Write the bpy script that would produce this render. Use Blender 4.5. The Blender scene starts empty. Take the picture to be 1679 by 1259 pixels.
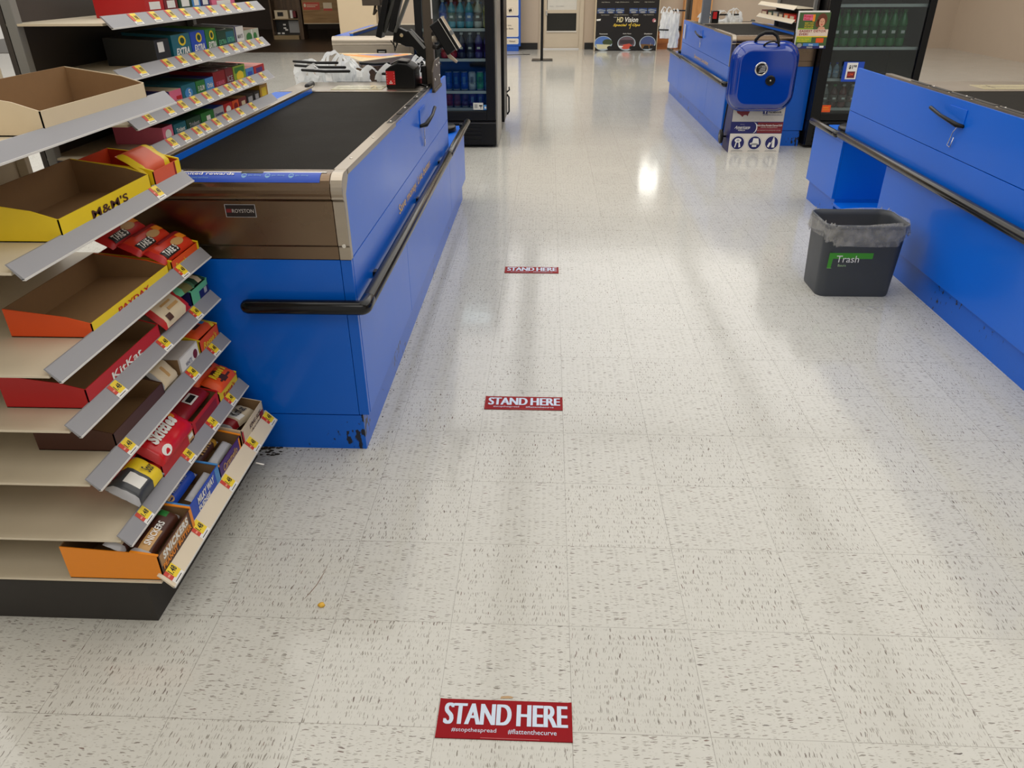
import bpy, bmesh, math, random
from mathutils import Vector, Matrix
PI = math.pi
scene = bpy.context.scene
COL = scene.collection
rnd = random.Random(7)

# ------------------------------------------------------------ camera
F_PX, PITCH, YAW, ROLL = 1212.2, 0.508455, 0.047797, -0.007136
fw = Vector((-math.sin(YAW)*math.cos(PITCH), math.cos(YAW)*math.cos(PITCH), -math.sin(PITCH)))
rt0 = Vector((math.cos(YAW), math.sin(YAW), 0)); up0 = rt0.cross(fw)
cr, sr = math.cos(ROLL), math.sin(ROLL)
rt = rt0*cr + up0*sr; up = -rt0*sr + up0*cr
camd = bpy.data.cameras.new('camera'); cam = bpy.data.objects.new('camera', camd); COL.objects.link(cam)
camd.sensor_width = 36.0; camd.lens = 36.0*F_PX/1679.0; camd.clip_start = 0.05; camd.clip_end = 100
cam.matrix_world = Matrix(((rt.x, up.x, -fw.x, 0.53211), (rt.y, up.y, -fw.y, -1.0602), (rt.z, up.z, -fw.z, 1.47311), (0, 0, 0, 1)))
scene.camera = cam
scene.view_settings.view_transform = 'Standard'; scene.view_settings.look = 'None'
scene.view_settings.gamma = 1.0; scene.view_settings.use_curve_mapping = False
scene.view_settings.exposure = -0.13

# ------------------------------------------------------------ world and store lighting
def lin(c): return tuple(((v/255)/12.92 if v/255 <= .04045 else ((v/255+.055)/1.055)**2.4) for v in c)
w = bpy.data.worlds.new('store_air'); scene.world = w; w.use_nodes = True
bgn = w.node_tree.nodes['Background']; bgn.inputs[0].default_value = (*lin((250, 243, 232)), 1); bgn.inputs[1].default_value = 0.62
CEIL_Z = 4.3
LAMP_COL = (1.0, 0.965, 0.92)
LAMPS = [(-4.9, 3.6, 7.6, 3.0, 150), (-4.9, 11.6, 7.6, 3.0, 150), (-1.5, 3.6, 7.6, 3.1, 122), (-1.5, 11.6, 7.6, 3.1, 120), (1.95, 3.6, 7.6, 3.1, 100),
         (1.95, 11.6, 7.6, 3.1, 108), (5.3, 3.6, 7.6, 3.0, 118), (5.3, 11.6, 7.6, 3.0, 118), (-8.9, 8.0, 9.0, 2.4, 130), (0.8, -2.6, 2.4, 3.4, 66)]  # last panel, behind the camera, is added to brighten the front faces
def lamp_light(x, y, ln, wd, pw, parent):
    L = bpy.data.lights.new('lamp', 'AREA'); L.shape = 'RECTANGLE'; L.size = wd; L.size_y = ln; L.energy = pw; L.color = LAMP_COL
    o = bpy.data.objects.new('lamp', L); COL.objects.link(o); o.parent = parent; o.location = (0, 0, -0.05)
    return o

# ------------------------------------------------------------ materials
_mc = {}
def M(name, rgb=(128, 128, 128), rough=0.5, metal=0.0, amt=0.05, scale=9.0, coat=0.0, bump=0.0, emit=0.0, trans=0.0, alpha=1.0, stretch=(1, 1, 1), rvar=0.05, bscale=None, spec=0.5):
    if name in _mc: return _mc[name]
    m = bpy.data.materials.new(name); m.use_nodes = True; nt = m.node_tree; N = nt.nodes; L = nt.links
    b = N['Principled BSDF']; tc = N.new('ShaderNodeTexCoord'); mp = N.new('ShaderNodeMapping'); mp.inputs['Scale'].default_value = stretch
    L.new(tc.outputs['Object'], mp.inputs[0])
    nz = N.new('ShaderNodeTexNoise'); nz.inputs['Scale'].default_value = scale; nz.inputs['Detail'].default_value = 4
    L.new(mp.outputs[0], nz.inputs['Vector'])
    mx = N.new('ShaderNodeMix'); mx.data_type = 'RGBA'; c = lin(rgb)
    mx.inputs[6].default_value = (*[v*(1-amt) for v in c], 1); mx.inputs[7].default_value = (*[min(1, v*(1+amt)) for v in c], 1)
    L.new(nz.outputs['Fac'], mx.inputs[0]); L.new(mx.outputs[2], b.inputs['Base Color'])
    mr = N.new('ShaderNodeMapRange'); mr.inputs[3].default_value = max(0.02, rough-rvar); mr.inputs[4].default_value = min(1, rough+rvar)
    L.new(nz.outputs['Fac'], mr.inputs[0]); L.new(mr.outputs[0], b.inputs['Roughness'])
    b.inputs['Metallic'].default_value = metal; b.inputs['Coat Weight'].default_value = coat; b.inputs['Coat Roughness'].default_value = 0.12
    b.inputs['Specular IOR Level'].default_value = spec
    b.inputs['Transmission Weight'].default_value = trans; b.inputs['Alpha'].default_value = alpha
    if emit > 0:
        L.new(mx.outputs[2], b.inputs['Emission Color']); b.inputs['Emission Strength'].default_value = emit
    if bump > 0:
        bp = N.new('ShaderNodeBump'); bp.inputs['Strength'].default_value = bump; bp.inputs['Distance'].default_value = 0.01
        if bscale:
            n2 = N.new('ShaderNodeTexNoise'); n2.inputs['Scale'].default_value = bscale; n2.inputs['Detail'].default_value = 3
            L.new(mp.outputs[0], n2.inputs['Vector']); L.new(n2.outputs['Fac'], bp.inputs['Height'])
        else: L.new(nz.outputs['Fac'], bp.inputs['Height'])
        L.new(bp.outputs[0], b.inputs['Normal'])
    _mc[name] = m; return m
def P(name, rgb, **k):                       # printed card or paper
    k.setdefault('rough', 0.42); k.setdefault('amt', 0.03); k.setdefault('scale', 30)
    return M(name, rgb, **k)

def floor_material():
    m = bpy.data.materials.new('vinyl_tile'); m.use_nodes = True; nt = m.node_tree; N = nt.nodes; L = nt.links
    b = N['Principled BSDF']; tc = N.new('ShaderNodeTexCoord'); sp = N.new('ShaderNodeSeparateXYZ'); L.new(tc.outputs['Object'], sp.inputs[0])
    def mth(op, a, b_=None, c=None):
        n = N.new('ShaderNodeMath'); n.operation = op
        for i, v in enumerate((a, b_, c)):
            if v is None: continue
            if isinstance(v, (int, float)): n.inputs[i].default_value = v
            else: L.new(v, n.inputs[i])
        return n.outputs[0]
    T = 0.3048
    x, y = sp.outputs[0], sp.outputs[1]
    tx, ty = mth('DIVIDE', x, T), mth('DIVIDE', y, T)
    ix, iy = mth('FLOOR', tx), mth('FLOOR', ty)
    par = mth('FLOORED_MODULO', mth('ADD', ix, iy), 2.0)
    fx, fy = mth('SUBTRACT', tx, ix), mth('SUBTRACT', ty, iy)
    def mixf(f, a, b_):
        n = N.new('ShaderNodeMix'); n.data_type = 'FLOAT'; L.new(f, n.inputs[0]); L.new(a, n.inputs[2]); L.new(b_, n.inputs[3]); return n.outputs[0]
    a = mixf(par, y, x); c = mixf(par, x, y)            # a runs along the streaks
    wn = N.new('ShaderNodeTexWhiteNoise'); wn.noise_dimensions = '2D'; cv = N.new('ShaderNodeCombineXYZ'); L.new(ix, cv.inputs[0]); L.new(iy, cv.inputs[1]); L.new(cv.outputs[0], wn.inputs['Vector'])
    off = mth('MULTIPLY', wn.outputs['Value'], 37.0)
    # wobble
    nw = N.new('ShaderNodeTexNoise'); nw.inputs['Scale'].default_value = 60; nw.inputs['Detail'].default_value = 2; L.new(tc.outputs['Object'], nw.inputs['Vector'])
    wob = mth('MULTIPLY', mth('SUBTRACT', nw.outputs['Fac'], 0.5), 0.007)
    nw2 = N.new('ShaderNodeTexNoise'); nw2.inputs['Scale'].default_value = 22; nw2.inputs['Detail'].default_value = 1; L.new(tc.outputs['Object'], nw2.inputs['Vector'])
    wob = mth('ADD', wob, mth('MULTIPLY', mth('SUBTRACT', nw2.outputs['Fac'], 0.5), 0.013))
    def layer(sl, sc, thr, seed):
        cc = N.new('ShaderNodeCombineXYZ')
        L.new(mth('MULTIPLY', mth('ADD', a, wob), sl), cc.inputs[0]); L.new(mth('MULTIPLY', mth('ADD', c, wob), sc), cc.inputs[1]); L.new(mth('ADD', off, seed), cc.inputs[2])
        v = N.new('ShaderNodeTexVoronoi'); v.voronoi_dimensions = '2D'; v.inputs['Scale'].default_value = 1
        ad = N.new('ShaderNodeVectorMath'); ad.operation = 'ADD'; L.new(cc.outputs[0], ad.inputs[0])
        c2 = N.new('ShaderNodeCombineXYZ'); L.new(mth('ADD', off, seed), c2.inputs[0]); L.new(mth('ADD', off, seed*2), c2.inputs[1]); L.new(c2.outputs[0], ad.inputs[1])
        L.new(ad.outputs[0], v.inputs['Vector'])
        s = N.new('ShaderNodeSeparateColor'); L.new(v.outputs['Color'], s.inputs[0])
        th = mth('MULTIPLY', mth('POWER', s.outputs[0], 3.2), thr)
        k = mth('DIVIDE', mth('SUBTRACT', th, v.outputs['Distance']), 0.03); k = mth('MINIMUM', mth('MAXIMUM', k, 0), 1)
        return mth('MULTIPLY', k, mth('ADD', mth('MULTIPLY', s.outputs[1], 0.6), 0.4)), s.outputs[2]
    f1, col1 = layer(46, 270, 0.42, 3.0)
    f2, col2 = layer(17, 95, 0.17, 11.0)
    f3, col3 = layer(70, 380, 0.42, 23.0)
    # base tone
    n1 = N.new('ShaderNodeTexNoise'); n1.inputs['Scale'].default_value = 1.3; n1.inputs['Detail'].default_value = 5; L.new(tc.outputs['Object'], n1.inputs['Vector'])
    cc = N.new('ShaderNodeCombineXYZ'); L.new(mth('MULTIPLY', a, 14), cc.inputs[0]); L.new(mth('MULTIPLY', c, 70), cc.inputs[1]); L.new(off, cc.inputs[2])
    n2 = N.new('ShaderNodeTexNoise'); n2.inputs['Scale'].default_value = 1; n2.inputs['Detail'].default_value = 4; L.new(cc.outputs[0], n2.inputs['Vector'])
    val = mth('ADD', mth('ADD', 0.90, mth('MULTIPLY', n1.outputs['Fac'], 0.10)), mth('ADD', mth('MULTIPLY', n2.outputs['Fac'], 0.10), mth('MULTIPLY', wn.outputs['Value'], 0.035)))
    base = N.new('ShaderNodeMix'); base.data_type = 'RGBA'; base.inputs[6].default_value = (0, 0, 0, 1); base.inputs[7].default_value = (*lin((199, 198, 191)), 1); base.clamp_factor = False; L.new(val, base.inputs[0])
    def over(prev, f, colr, k):
        n = N.new('ShaderNodeMix'); n.data_type = 'RGBA'; L.new(prev, n.inputs[6])
        if isinstance(colr, tuple): n.inputs[7].default_value = (*lin(colr), 1)
        else: L.new(colr, n.inputs[7])
        L.new(mth('MULTIPLY', f, k), n.inputs[0]); return n.outputs[2]
    def tone(v, c1, c2):
        n = N.new('ShaderNodeMix'); n.data_type = 'RGBA'; n.inputs[6].default_value = (*lin(c1), 1); n.inputs[7].default_value = (*lin(c2), 1); L.new(v, n.inputs[0]); return n.outputs[2]
    o = over(base.outputs[2], f3, (120, 113, 100), 0.55)
    o = over(o, f1, tone(col1, (84, 72, 62), (122, 114, 102)), 0.82)
    o = over(o, f2, tone(col2, (105, 62, 48), (62, 52, 46)), 0.9)
    edge = mth('MINIMUM', mth('MINIMUM', fx, mth('SUBTRACT', 1.0, fx)), mth('MINIMUM', fy, mth('SUBTRACT', 1.0, fy)))
    seam = mth('LESS_THAN', edge, 0.0026)
    sn = N.new('ShaderNodeTexNoise'); sn.inputs['Scale'].default_value = 2.2; L.new(tc.outputs['Object'], sn.inputs['Vector'])
    o = over(o, seam, (92, 84, 74), mth('ADD', 0.05, mth('MULTIPLY', sn.outputs['Fac'], 0.75)))
    L.new(o, b.inputs['Base Color'])
    rn = N.new('ShaderNodeTexNoise'); rn.inputs['Scale'].default_value = 3; rn.inputs['Detail'].default_value = 6; L.new(tc.outputs['Object'], rn.inputs['Vector'])
    L.new(mth('ADD', 0.06, mth('MULTIPLY', rn.outputs['Fac'], 0.11)), b.inputs['Roughness'])
    b.inputs['Specular IOR Level'].default_value = 0.38
    bn = N.new('ShaderNodeTexNoise'); bn.inputs['Scale'].default_value = 9; bn.inputs['Detail'].default_value = 2; L.new(tc.outputs['Object'], bn.inputs['Vector'])
    bp = N.new('ShaderNodeBump'); bp.inputs['Strength'].default_value = 0.05; bp.inputs['Distance'].default_value = 0.01
    L.new(bn.outputs['Fac'], bp.inputs['Height']); L.new(bp.outputs[0], b.inputs['Normal'])
    return m

def planks_material(name, c1, c2, sc=(1.2, 9, 9), rough=0.4):
    m = bpy.data.materials.new(name); m.use_nodes = True; nt = m.node_tree; N = nt.nodes; L = nt.links
    b = N['Principled BSDF']; tc = N.new('ShaderNodeTexCoord'); mp = N.new('ShaderNodeMapping'); mp.inputs['Scale'].default_value = sc; L.new(tc.outputs['Object'], mp.inputs[0])
    nz = N.new('ShaderNodeTexNoise'); nz.inputs['Scale'].default_value = 2.5; nz.inputs['Detail'].default_value = 7; nz.inputs['Distortion'].default_value = 0.6; L.new(mp.outputs[0], nz.inputs['Vector'])
    cr_ = N.new('ShaderNodeValToRGB'); cr_.color_ramp.elements[0].position = 0.32; cr_.color_ramp.elements[0].color = (*lin(c1), 1)
    cr_.color_ramp.elements[1].position = 0.68; cr_.color_ramp.elements[1].color = (*lin(c2), 1)
    L.new(nz.outputs['Fac'], cr_.inputs[0]); L.new(cr_.outputs[0], b.inputs['Base Color']); b.inputs['Roughness'].default_value = rough
    return m

def dirty_blue(name, rgb):
    m = M(name, rgb, rough=0.36, amt=0.06, scale=3, coat=0.30, spec=0.25); nt = m.node_tree; N = nt.nodes; L = nt.links; b = N['Principled BSDF']
    src = b.inputs['Base Color'].links[0].from_socket; tc = N.new('ShaderNodeTexCoord')
    mp = N.new('ShaderNodeMapping'); mp.inputs['Scale'].default_value = (1, 1, 0.55); L.new(tc.outputs['Object'], mp.inputs[0])
    n = N.new('ShaderNodeTexNoise'); n.inputs['Scale'].default_value = 55; n.inputs['Detail'].default_value = 3; L.new(mp.outputs[0], n.inputs['Vector'])
    n2 = N.new('ShaderNodeTexNoise'); n2.inputs['Scale'].default_value = 5; L.new(tc.outputs['Object'], n2.inputs['Vector'])
    ml = N.new('ShaderNodeMath'); ml.operation = 'MULTIPLY'; L.new(n.outputs['Fac'], ml.inputs[0]); L.new(n2.outputs['Fac'], ml.inputs[1])
    sz = N.new('ShaderNodeSeparateXYZ'); L.new(tc.outputs['Object'], sz.inputs[0]); zr = N.new('ShaderNodeMapRange'); zr.inputs[1].default_value = .10; zr.inputs[2].default_value = .32; zr.inputs[3].default_value = 0; zr.inputs[4].default_value = .14; L.new(sz.outputs[2], zr.inputs[0])
    sb = N.new('ShaderNodeMath'); sb.operation = 'SUBTRACT'; L.new(ml.outputs[0], sb.inputs[0]); L.new(zr.outputs[0], sb.inputs[1]); ml = sb
    r = N.new('ShaderNodeValToRGB'); r.color_ramp.elements[0].position = 0.36; r.color_ramp.elements[1].position = 0.40; L.new(ml.outputs[0], r.inputs[0])
    mx = N.new('ShaderNodeMix'); mx.data_type = 'RGBA'; L.new(r.outputs[0], mx.inputs[0]); L.new(src, mx.inputs[6]); mx.inputs[7].default_value = (*lin((24, 30, 46)), 1)
    L.new(mx.outputs[2], b.inputs['Base Color']); return m

def glass_material(name, tint=(255, 255, 255), refl=1.0):
    m = bpy.data.materials.new(name); m.use_nodes = True; nt = m.node_tree; N = nt.nodes; L = nt.links
    for n in list(N):
        if n.type != 'OUTPUT_MATERIAL': N.remove(n)
    out = [n for n in N if n.type == 'OUTPUT_MATERIAL'][0]
    tr = N.new('ShaderNodeBsdfTransparent'); tr.inputs[0].default_value = (*lin(tint), 1); gl = N.new('ShaderNodeBsdfGlossy'); gl.inputs['Roughness'].default_value = 0.05
    fr = N.new('ShaderNodeFresnel'); fr.inputs[0].default_value = 1.45; nz = N.new('ShaderNodeTexNoise'); nz.inputs['Scale'].default_value = 3
    ml = N.new('ShaderNodeMath'); ml.operation = 'MULTIPLY_ADD'; L.new(nz.outputs['Fac'], ml.inputs[0]); ml.inputs[1].default_value = 0.02; L.new(fr.outputs[0], ml.inputs[2])
    mx = N.new('ShaderNodeMixShader'); L.new(ml.outputs[0], mx.inputs[0]); L.new(tr.outputs[0], mx.inputs[1]); L.new(gl.outputs[0], mx.inputs[2]); L.new(mx.outputs[0], out.inputs[0])
    return m

def film_material(name, rgb, opac=0.5, rough=0.25, bump=0.5, bs=30):
    m = bpy.data.materials.new(name); m.use_nodes = True; nt = m.node_tree; N = nt.nodes; L = nt.links
    b = N['Principled BSDF']; out = [n for n in N if n.type == 'OUTPUT_MATERIAL'][0]
    b.inputs['Base Color'].default_value = (*lin(rgb), 1); b.inputs['Roughness'].default_value = rough
    tc = N.new('ShaderNodeTexCoord'); nz = N.new('ShaderNodeTexNoise'); nz.inputs['Scale'].default_value = bs; nz.inputs['Detail'].default_value = 5; L.new(tc.outputs['Object'], nz.inputs['Vector'])
    bp = N.new('ShaderNodeBump'); bp.inputs['Strength'].default_value = bump; bp.inputs['Distance'].default_value = 0.01; L.new(nz.outputs['Fac'], bp.inputs['Height']); L.new(bp.outputs[0], b.inputs['Normal'])
    tl = N.new('ShaderNodeBsdfTranslucent'); tl.inputs[0].default_value = (*lin(rgb), 1)
    m1 = N.new('ShaderNodeMixShader'); m1.inputs[0].default_value = 0.3; L.new(b.outputs[0], m1.inputs[1]); L.new(tl.outputs[0], m1.inputs[2])
    tr = N.new('ShaderNodeBsdfTransparent'); m2 = N.new('ShaderNodeMixShader')
    mr = N.new('ShaderNodeMapRange'); mr.inputs[1].default_value = 0.3; mr.inputs[2].default_value = 0.7; mr.inputs[3].default_value = max(0, opac-.15); mr.inputs[4].default_value = min(1, opac+.15); L.new(nz.outputs['Fac'], mr.inputs[0])
    L.new(mr.outputs[0], m2.inputs[0]); L.new(tr.outputs[0], m2.inputs[1]); L.new(m1.outputs[0], m2.inputs[2]); L.new(m2.outputs[0], out.inputs[0])
    return m

FLOOR = floor_material()
BLUE = M('blue_laminate', (0, 102, 218), rough=0.36, amt=0.05, scale=2.5, coat=0.30, spec=0.25)
BLUEK = dirty_blue('scuffed_blue_laminate', (0, 98, 210))
GROOVE = M('dark_blue_gap', (10, 28, 84), rough=0.7)
STEEL = M('brushed_steel', (176, 166, 152), rough=0.3, metal=1.0, amt=0.12, scale=5, stretch=(1, 1, 9), bump=0.03)
STEELD = M('worn_steel', (122, 104, 86), rough=0.27, metal=1.0, amt=0.2, scale=3.5, bump=0.02)
CHROME = M('chrome', (225, 222, 216), rough=0.12, metal=1.0, amt=0.03)
RUBBER = M('conveyor_rubber', (30, 27, 22), rough=0.65, spec=.05, amt=0.16, scale=6, bump=0.15, bscale=260)
BLACK = M('black_plastic', (11, 11, 12), rough=0.35, amt=0.2, spec=.3)
BLACKG = M('glossy_black_vinyl', (9, 10, 13), rough=0.2, amt=0.2, coat=0.1, spec=.35)
BRONZE = M('smoked_bumper_vinyl', (20, 18, 16), rough=0.2, amt=0.15, coat=0.15, spec=.4)
TAUPE = M('taupe_metal', (92, 82, 71), rough=0.45, metal=0.4, amt=0.08)
GREYP = M('grey_plastic', (128, 128, 126), rough=0.5)
WHITE = P('white_card', (236, 234, 228)); CREAM = P('cream_card', (222, 204, 172))
KRAFT = P('brown_cardboard', (140, 108, 72), rough=0.8, scale=60, amt=0.08)
LIPG = M('grey_shelf_lip', (146, 146, 151), rough=0.42, amt=0.04)
LIPW = M('white_lip_edge', (226, 224, 220), rough=0.4)
LIPC = M('cream_shelf_lip', (226, 212, 186), rough=0.42, amt=0.04)
RACKB = M('cream_rack_metal', (214, 202, 178), rough=0.45)
TAGY = P('yellow_tag', (246, 214, 38)); TAGR = P('red_tag', (206, 62, 40)); TAGW = P('white_tag', (238, 236, 232)); INK = P('black_ink', (16, 14, 14))
WALLM = M('beige_wall_paint', (192, 175, 156), rough=0.7, amt=0.03, scale=4, bump=0.03)
WALLC = M('cream_wall_paint', (216, 196, 164), rough=0.7, amt=0.03, scale=4)
DOORM = M('door_paint', (202, 188, 166), rough=0.45, amt=0.03)
DARKG = M('dark_door_glass', (26, 25, 18), rough=0.15, amt=0.2)
GOLD = P('gold_lettering', (232, 190, 120))
RED = P('red_print', (190, 26, 28)); DRED = P('dark_red_print', (140, 14, 22)); ORANGE = P('orange_print', (232, 84, 22)); YEL = P('yellow_print', (240, 208, 30))
GREEN = P('green_print', (40, 120, 50)); TEAL = P('teal_print', (24, 104, 120)); SKY = P('sky_blue_print', (70, 140, 205)); NAVY = P('navy_print', (30, 32, 98)); ROYAL = P('royal_blue_print', (26, 74, 186))
BRN = P('brown_print', (74, 38, 24)); PURP = P('purple_print', (70, 34, 118)); MINT = P('mint_print', (104, 190, 146)); SILV = P('silver_print', (176, 176, 180), rough=0.3); TAN = P('tan_print', (200, 156, 96)); PINK = P('pink_print', (226, 110, 140)); LIME = P('lime_print', (140, 170, 50)); GOLDB = P('gold_print', (190, 140, 40)); GREYPR = P('grey_print', (150, 150, 150))
AMBER = P('amber_print', (240, 142, 26)); DGRN = P('dark_green_print', (20, 66, 44)); MAROON = P('maroon_print', (116, 26, 34)); LBLUE = P('light_blue_print', (112, 160, 200))

# ------------------------------------------------------------ mesh helper
class MB:
    def __init__(s): s.v = []; s.f = []; s.mi = []; s.sm = []; s.mats = []; s.cur = 0
    def m(s, mat):
        if mat not in s.mats: s.mats.append(mat)
        s.cur = s.mats.index(mat); return s
    def add(s, vs, fs, smooth=False):
        b = len(s.v); s.v += [tuple(v) for v in vs]
        for f in fs: s.f.append(tuple(i+b for i in f)); s.mi.append(s.cur); s.sm.append(smooth)
        return s
    def box(s, x0, x1, y0, y1, z0, z1):
        x0, x1 = sorted((x0, x1)); y0, y1 = sorted((y0, y1)); z0, z1 = sorted((z0, z1))
        return s.add([(x0, y0, z0), (x1, y0, z0), (x1, y1, z0), (x0, y1, z0), (x0, y0, z1), (x1, y0, z1), (x1, y1, z1), (x0, y1, z1)],
                     [(0, 3, 2, 1), (4, 5, 6, 7), (0, 1, 5, 4), (1, 2, 6, 5), (2, 3, 7, 6), (3, 0, 4, 7)])
    def quad(s, a, b, c, d): return s.add([a, b, c, d], [(0, 1, 2, 3)])
    def prism(s, pts, axis, a0, a1, smooth=False):
        # pts: 2D polygon in the two other axes (in xyz order)
        n = len(pts)
        def mk(p, a): return {'x': (a, p[0], p[1]), 'y': (p[0], a, p[1]), 'z': (p[0], p[1], a)}[axis]
        vs = [mk(p, a0) for p in pts] + [mk(p, a1) for p in pts]
        fs = [tuple(range(n))[::-1], tuple(range(n, 2*n))]
        s.add(vs, fs); b = len(s.v) - 2*n
        for i in range(n):
            j = (i+1) % n; s.f.append((b+i, b+j, b+n+j, b+n+i)); s.mi.append(s.cur); s.sm.append(smooth)
        return s
    def tube(s, path, r, n=12, caps=True, round_ends=False):
        path = [Vector(p) for p in path]; rr = r if isinstance(r, (list, tuple)) else [r]*len(path)
        if round_ends:
            d0 = (path[0]-path[1]).normalized(); d1 = (path[-1]-path[-2]).normalized(); r0, r1 = rr[0], rr[-1]
            pre = [path[0]+d0*r0*math.sin(t) for t in (1.45, 1.1, .6)]; prr = [r0*math.cos(t) for t in (1.45, 1.1, .6)]
            post = [path[-1]+d1*r1*math.sin(t) for t in (.6, 1.1, 1.45)]; porr = [r1*math.cos(t) for t in (.6, 1.1, 1.45)]
            path = pre+path+post; rr = prr+list(rr)+porr
        vs = []; u = None
        for i, p in enumerate(path):
            t = (path[min(i+1, len(path)-1)]-path[max(i-1, 0)]).normalized()
            if u is None: u = t.orthogonal().normalized()
            u = (u - t*u.dot(t)).normalized(); q = t.cross(u)
            for k in range(n):
                a = 2*PI*k/n; vs.append(p+(u*math.cos(a)+q*math.sin(a))*rr[i])
        fs = [(i*n+k, i*n+(k+1) % n, (i+1)*n+(k+1) % n, (i+1)*n+k) for i in range(len(path)-1) for k in range(n)]
        s.add(vs, fs, True)
        if caps:
            b = len(s.v)-len(vs); s.f += [tuple(b+k for k in range(n))[::-1], tuple(b+len(vs)-n+k for k in range(n))]; s.mi += [s.cur]*2; s.sm += [False]*2
        return s
    def lathe(s, prof, c=(0, 0, 0), n=20, axis='z'):
        vs = []
        for r, h in prof:
            for k in range(n):
                a = 2*PI*k/n; x, y = r*math.cos(a), r*math.sin(a)
                vs.append({'z': (c[0]+x, c[1]+y, c[2]+h), 'y': (c[0]+x, c[1]+h, c[2]-y), 'x': (c[0]+h, c[1]+x, c[2]+y)}[axis])
        m_ = len(prof); fs = [(i*n+k, i*n+(k+1) % n, (i+1)*n+(k+1) % n, (i+1)*n+k) for i in range(m_-1) for k in range(n)]
        s.add(vs, fs, True); b = len(s.v)-len(vs)
        s.f += [tuple(b+k for k in range(n))[::-1], tuple(b+(m_-1)*n+k for k in range(n))]; s.mi += [s.cur]*2; s.sm += [False]*2
        return s
    def grid(s, fn, nu, nv, smooth=True, matfn=None, wrap=False):
        b = len(s.v)
        for j in range(nv+1):
            for i in range(nu+(0 if wrap else 1)): s.v.append(tuple(fn(i/nu, j/nv)))
        W = nu if wrap else nu+1
        for j in range(nv):
            for i in range(nu):
                i2 = (i+1) % W if wrap else i+1
                if matfn: s.m(matfn((i+.5)/nu, (j+.5)/nv))
                s.f.append((b+j*W+i, b+j*W+i2, b+(j+1)*W+i2, b+(j+1)*W+i)); s.mi.append(s.cur); s.sm.append(smooth)
        return s
    def build(s, name, mat=None, parent=None, bevel=0.0, seg=2, world=True, solid=0.0, subsurf=0):
        me = bpy.data.meshes.new(name); vs = s.v
        if parent is not None and world:
            o_ = parent.location
            vs = [(v[0]-o_.x, v[1]-o_.y, v[2]-o_.z) for v in vs]
        me.from_pydata(vs, [], s.f)
        mats = s.mats if s.mats else [mat]
        for m_ in mats: me.materials.append(m_)
        if s.mats: me.polygons.foreach_set('material_index', s.mi)
        me.polygons.foreach_set('use_smooth', s.sm)
        me.update()
        o = bpy.data.objects.new(name, me); COL.objects.link(o)
        if parent is not None: o.parent = parent
        if solid: q = o.modifiers.new('solid', 'SOLIDIFY'); q.thickness = solid; q.offset = 0
        if bevel: q = o.modifiers.new('bevel', 'BEVEL'); q.width = bevel; q.segments = seg; q.limit_method = 'ANGLE'; q.angle_limit = 0.7; q.harden_normals = False
        if subsurf: q = o.modifiers.new('sub', 'SUBSURF'); q.levels = subsurf; q.render_levels = subsurf
        return o

_tc = {}
def text_geo(s, bold=0.0, shear=0.0, res=3):
    k = (s, bold, shear, res)
    if k in _tc: return _tc[k]
    cu = bpy.data.curves.new('t', 'FONT'); cu.body = s; cu.size = 1; cu.offset = bold; cu.shear = shear; cu.resolution_u = res; cu.align_x = 'LEFT'; cu.fill_mode = 'FRONT'
    if bold > 0.015: cu.space_character = 1+bold*2.2 if res < 5 else 1.30
    o = bpy.data.objects.new('t', cu); me = bpy.data.meshes.new_from_object(o)
    vs = [(v.co.x, v.co.y) for v in me.vertices]; fs = [tuple(p.vertices) for p in me.polygons]
    bpy.data.objects.remove(o); bpy.data.curves.remove(cu); bpy.data.meshes.remove(me)
    if not vs: vs = [(0, 0)]; fs = []
    x0 = min(v[0] for v in vs); x1 = max(v[0] for v in vs); y0 = min(v[1] for v in vs); y1 = max(v[1] for v in vs)
    _tc[k] = ([((x-x0)/(x1-x0+1e-9), (y-y0)/(y1-y0+1e-9)) for x, y in vs], fs, (x1-x0)/(y1-y0+1e-9)); return _tc[k]

class Plane:
    """a drawing plane: origin, reading direction, up direction; optional height function"""
    def __init__(s, O, u, v, hf=None):
        s.O = Vector(O); s.u = Vector(u).normalized(); s.v = Vector(v).normalized(); s.n = s.u.cross(s.v).normalized(); s.hf = hf
    def pt(s, x, y, z=0.0):
        h = s.hf(x, y) if s.hf else 0.0
        return s.O+s.u*x+s.v*y+s.n*(z+h)
    def rect(s, mb, mat, x0, y0, x1, y1, off=0.0004):
        if s.hf:
            mb.m(mat).grid(lambda a, b: s.pt(x0+a*(x1-x0), y0+b*(y1-y0), off), 6, 8); return s
        mb.m(mat).add([s.pt(x0, y0, off), s.pt(x1, y0, off), s.pt(x1, y1, off), s.pt(x0, y1, off)], [(0, 1, 2, 3)]); return s
    def poly(s, mb, mat, pts, off=0.0004):
        mb.m(mat).add([s.pt(x, y, off) for x, y in pts], [tuple(range(len(pts)))]); return s
    def disc(s, mb, mat, cx, cy, rx, ry=None, off=0.0004, n=24):
        ry = ry or rx; return s.poly(mb, mat, [(cx+rx*math.cos(2*PI*k/n), cy+ry*math.sin(2*PI*k/n)) for k in range(n)], off)
    def text(s, mb, mat, t, x0, y0, h, w=None, off=0.0008, bold=0.0, shear=0.0, align='L', res=3, fat=0.0):
        if s.hf: off += .0014
        if fat:
            for q in (-fat, -fat/2, 0, fat/2, fat): s.text(mb, mat, t, x0+q, y0, h, w, off+q*.05, bold, shear, align, res)
            return s
        vs, fs, asp = text_geo(t, bold, shear, res); w = w or h*asp
        if align == 'C': x0 -= w/2
        if align == 'R': x0 -= w
        mb.m(mat).add([s.pt(x0+a*w, y0+b*h, off) for a, b in vs], fs); return s

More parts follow.
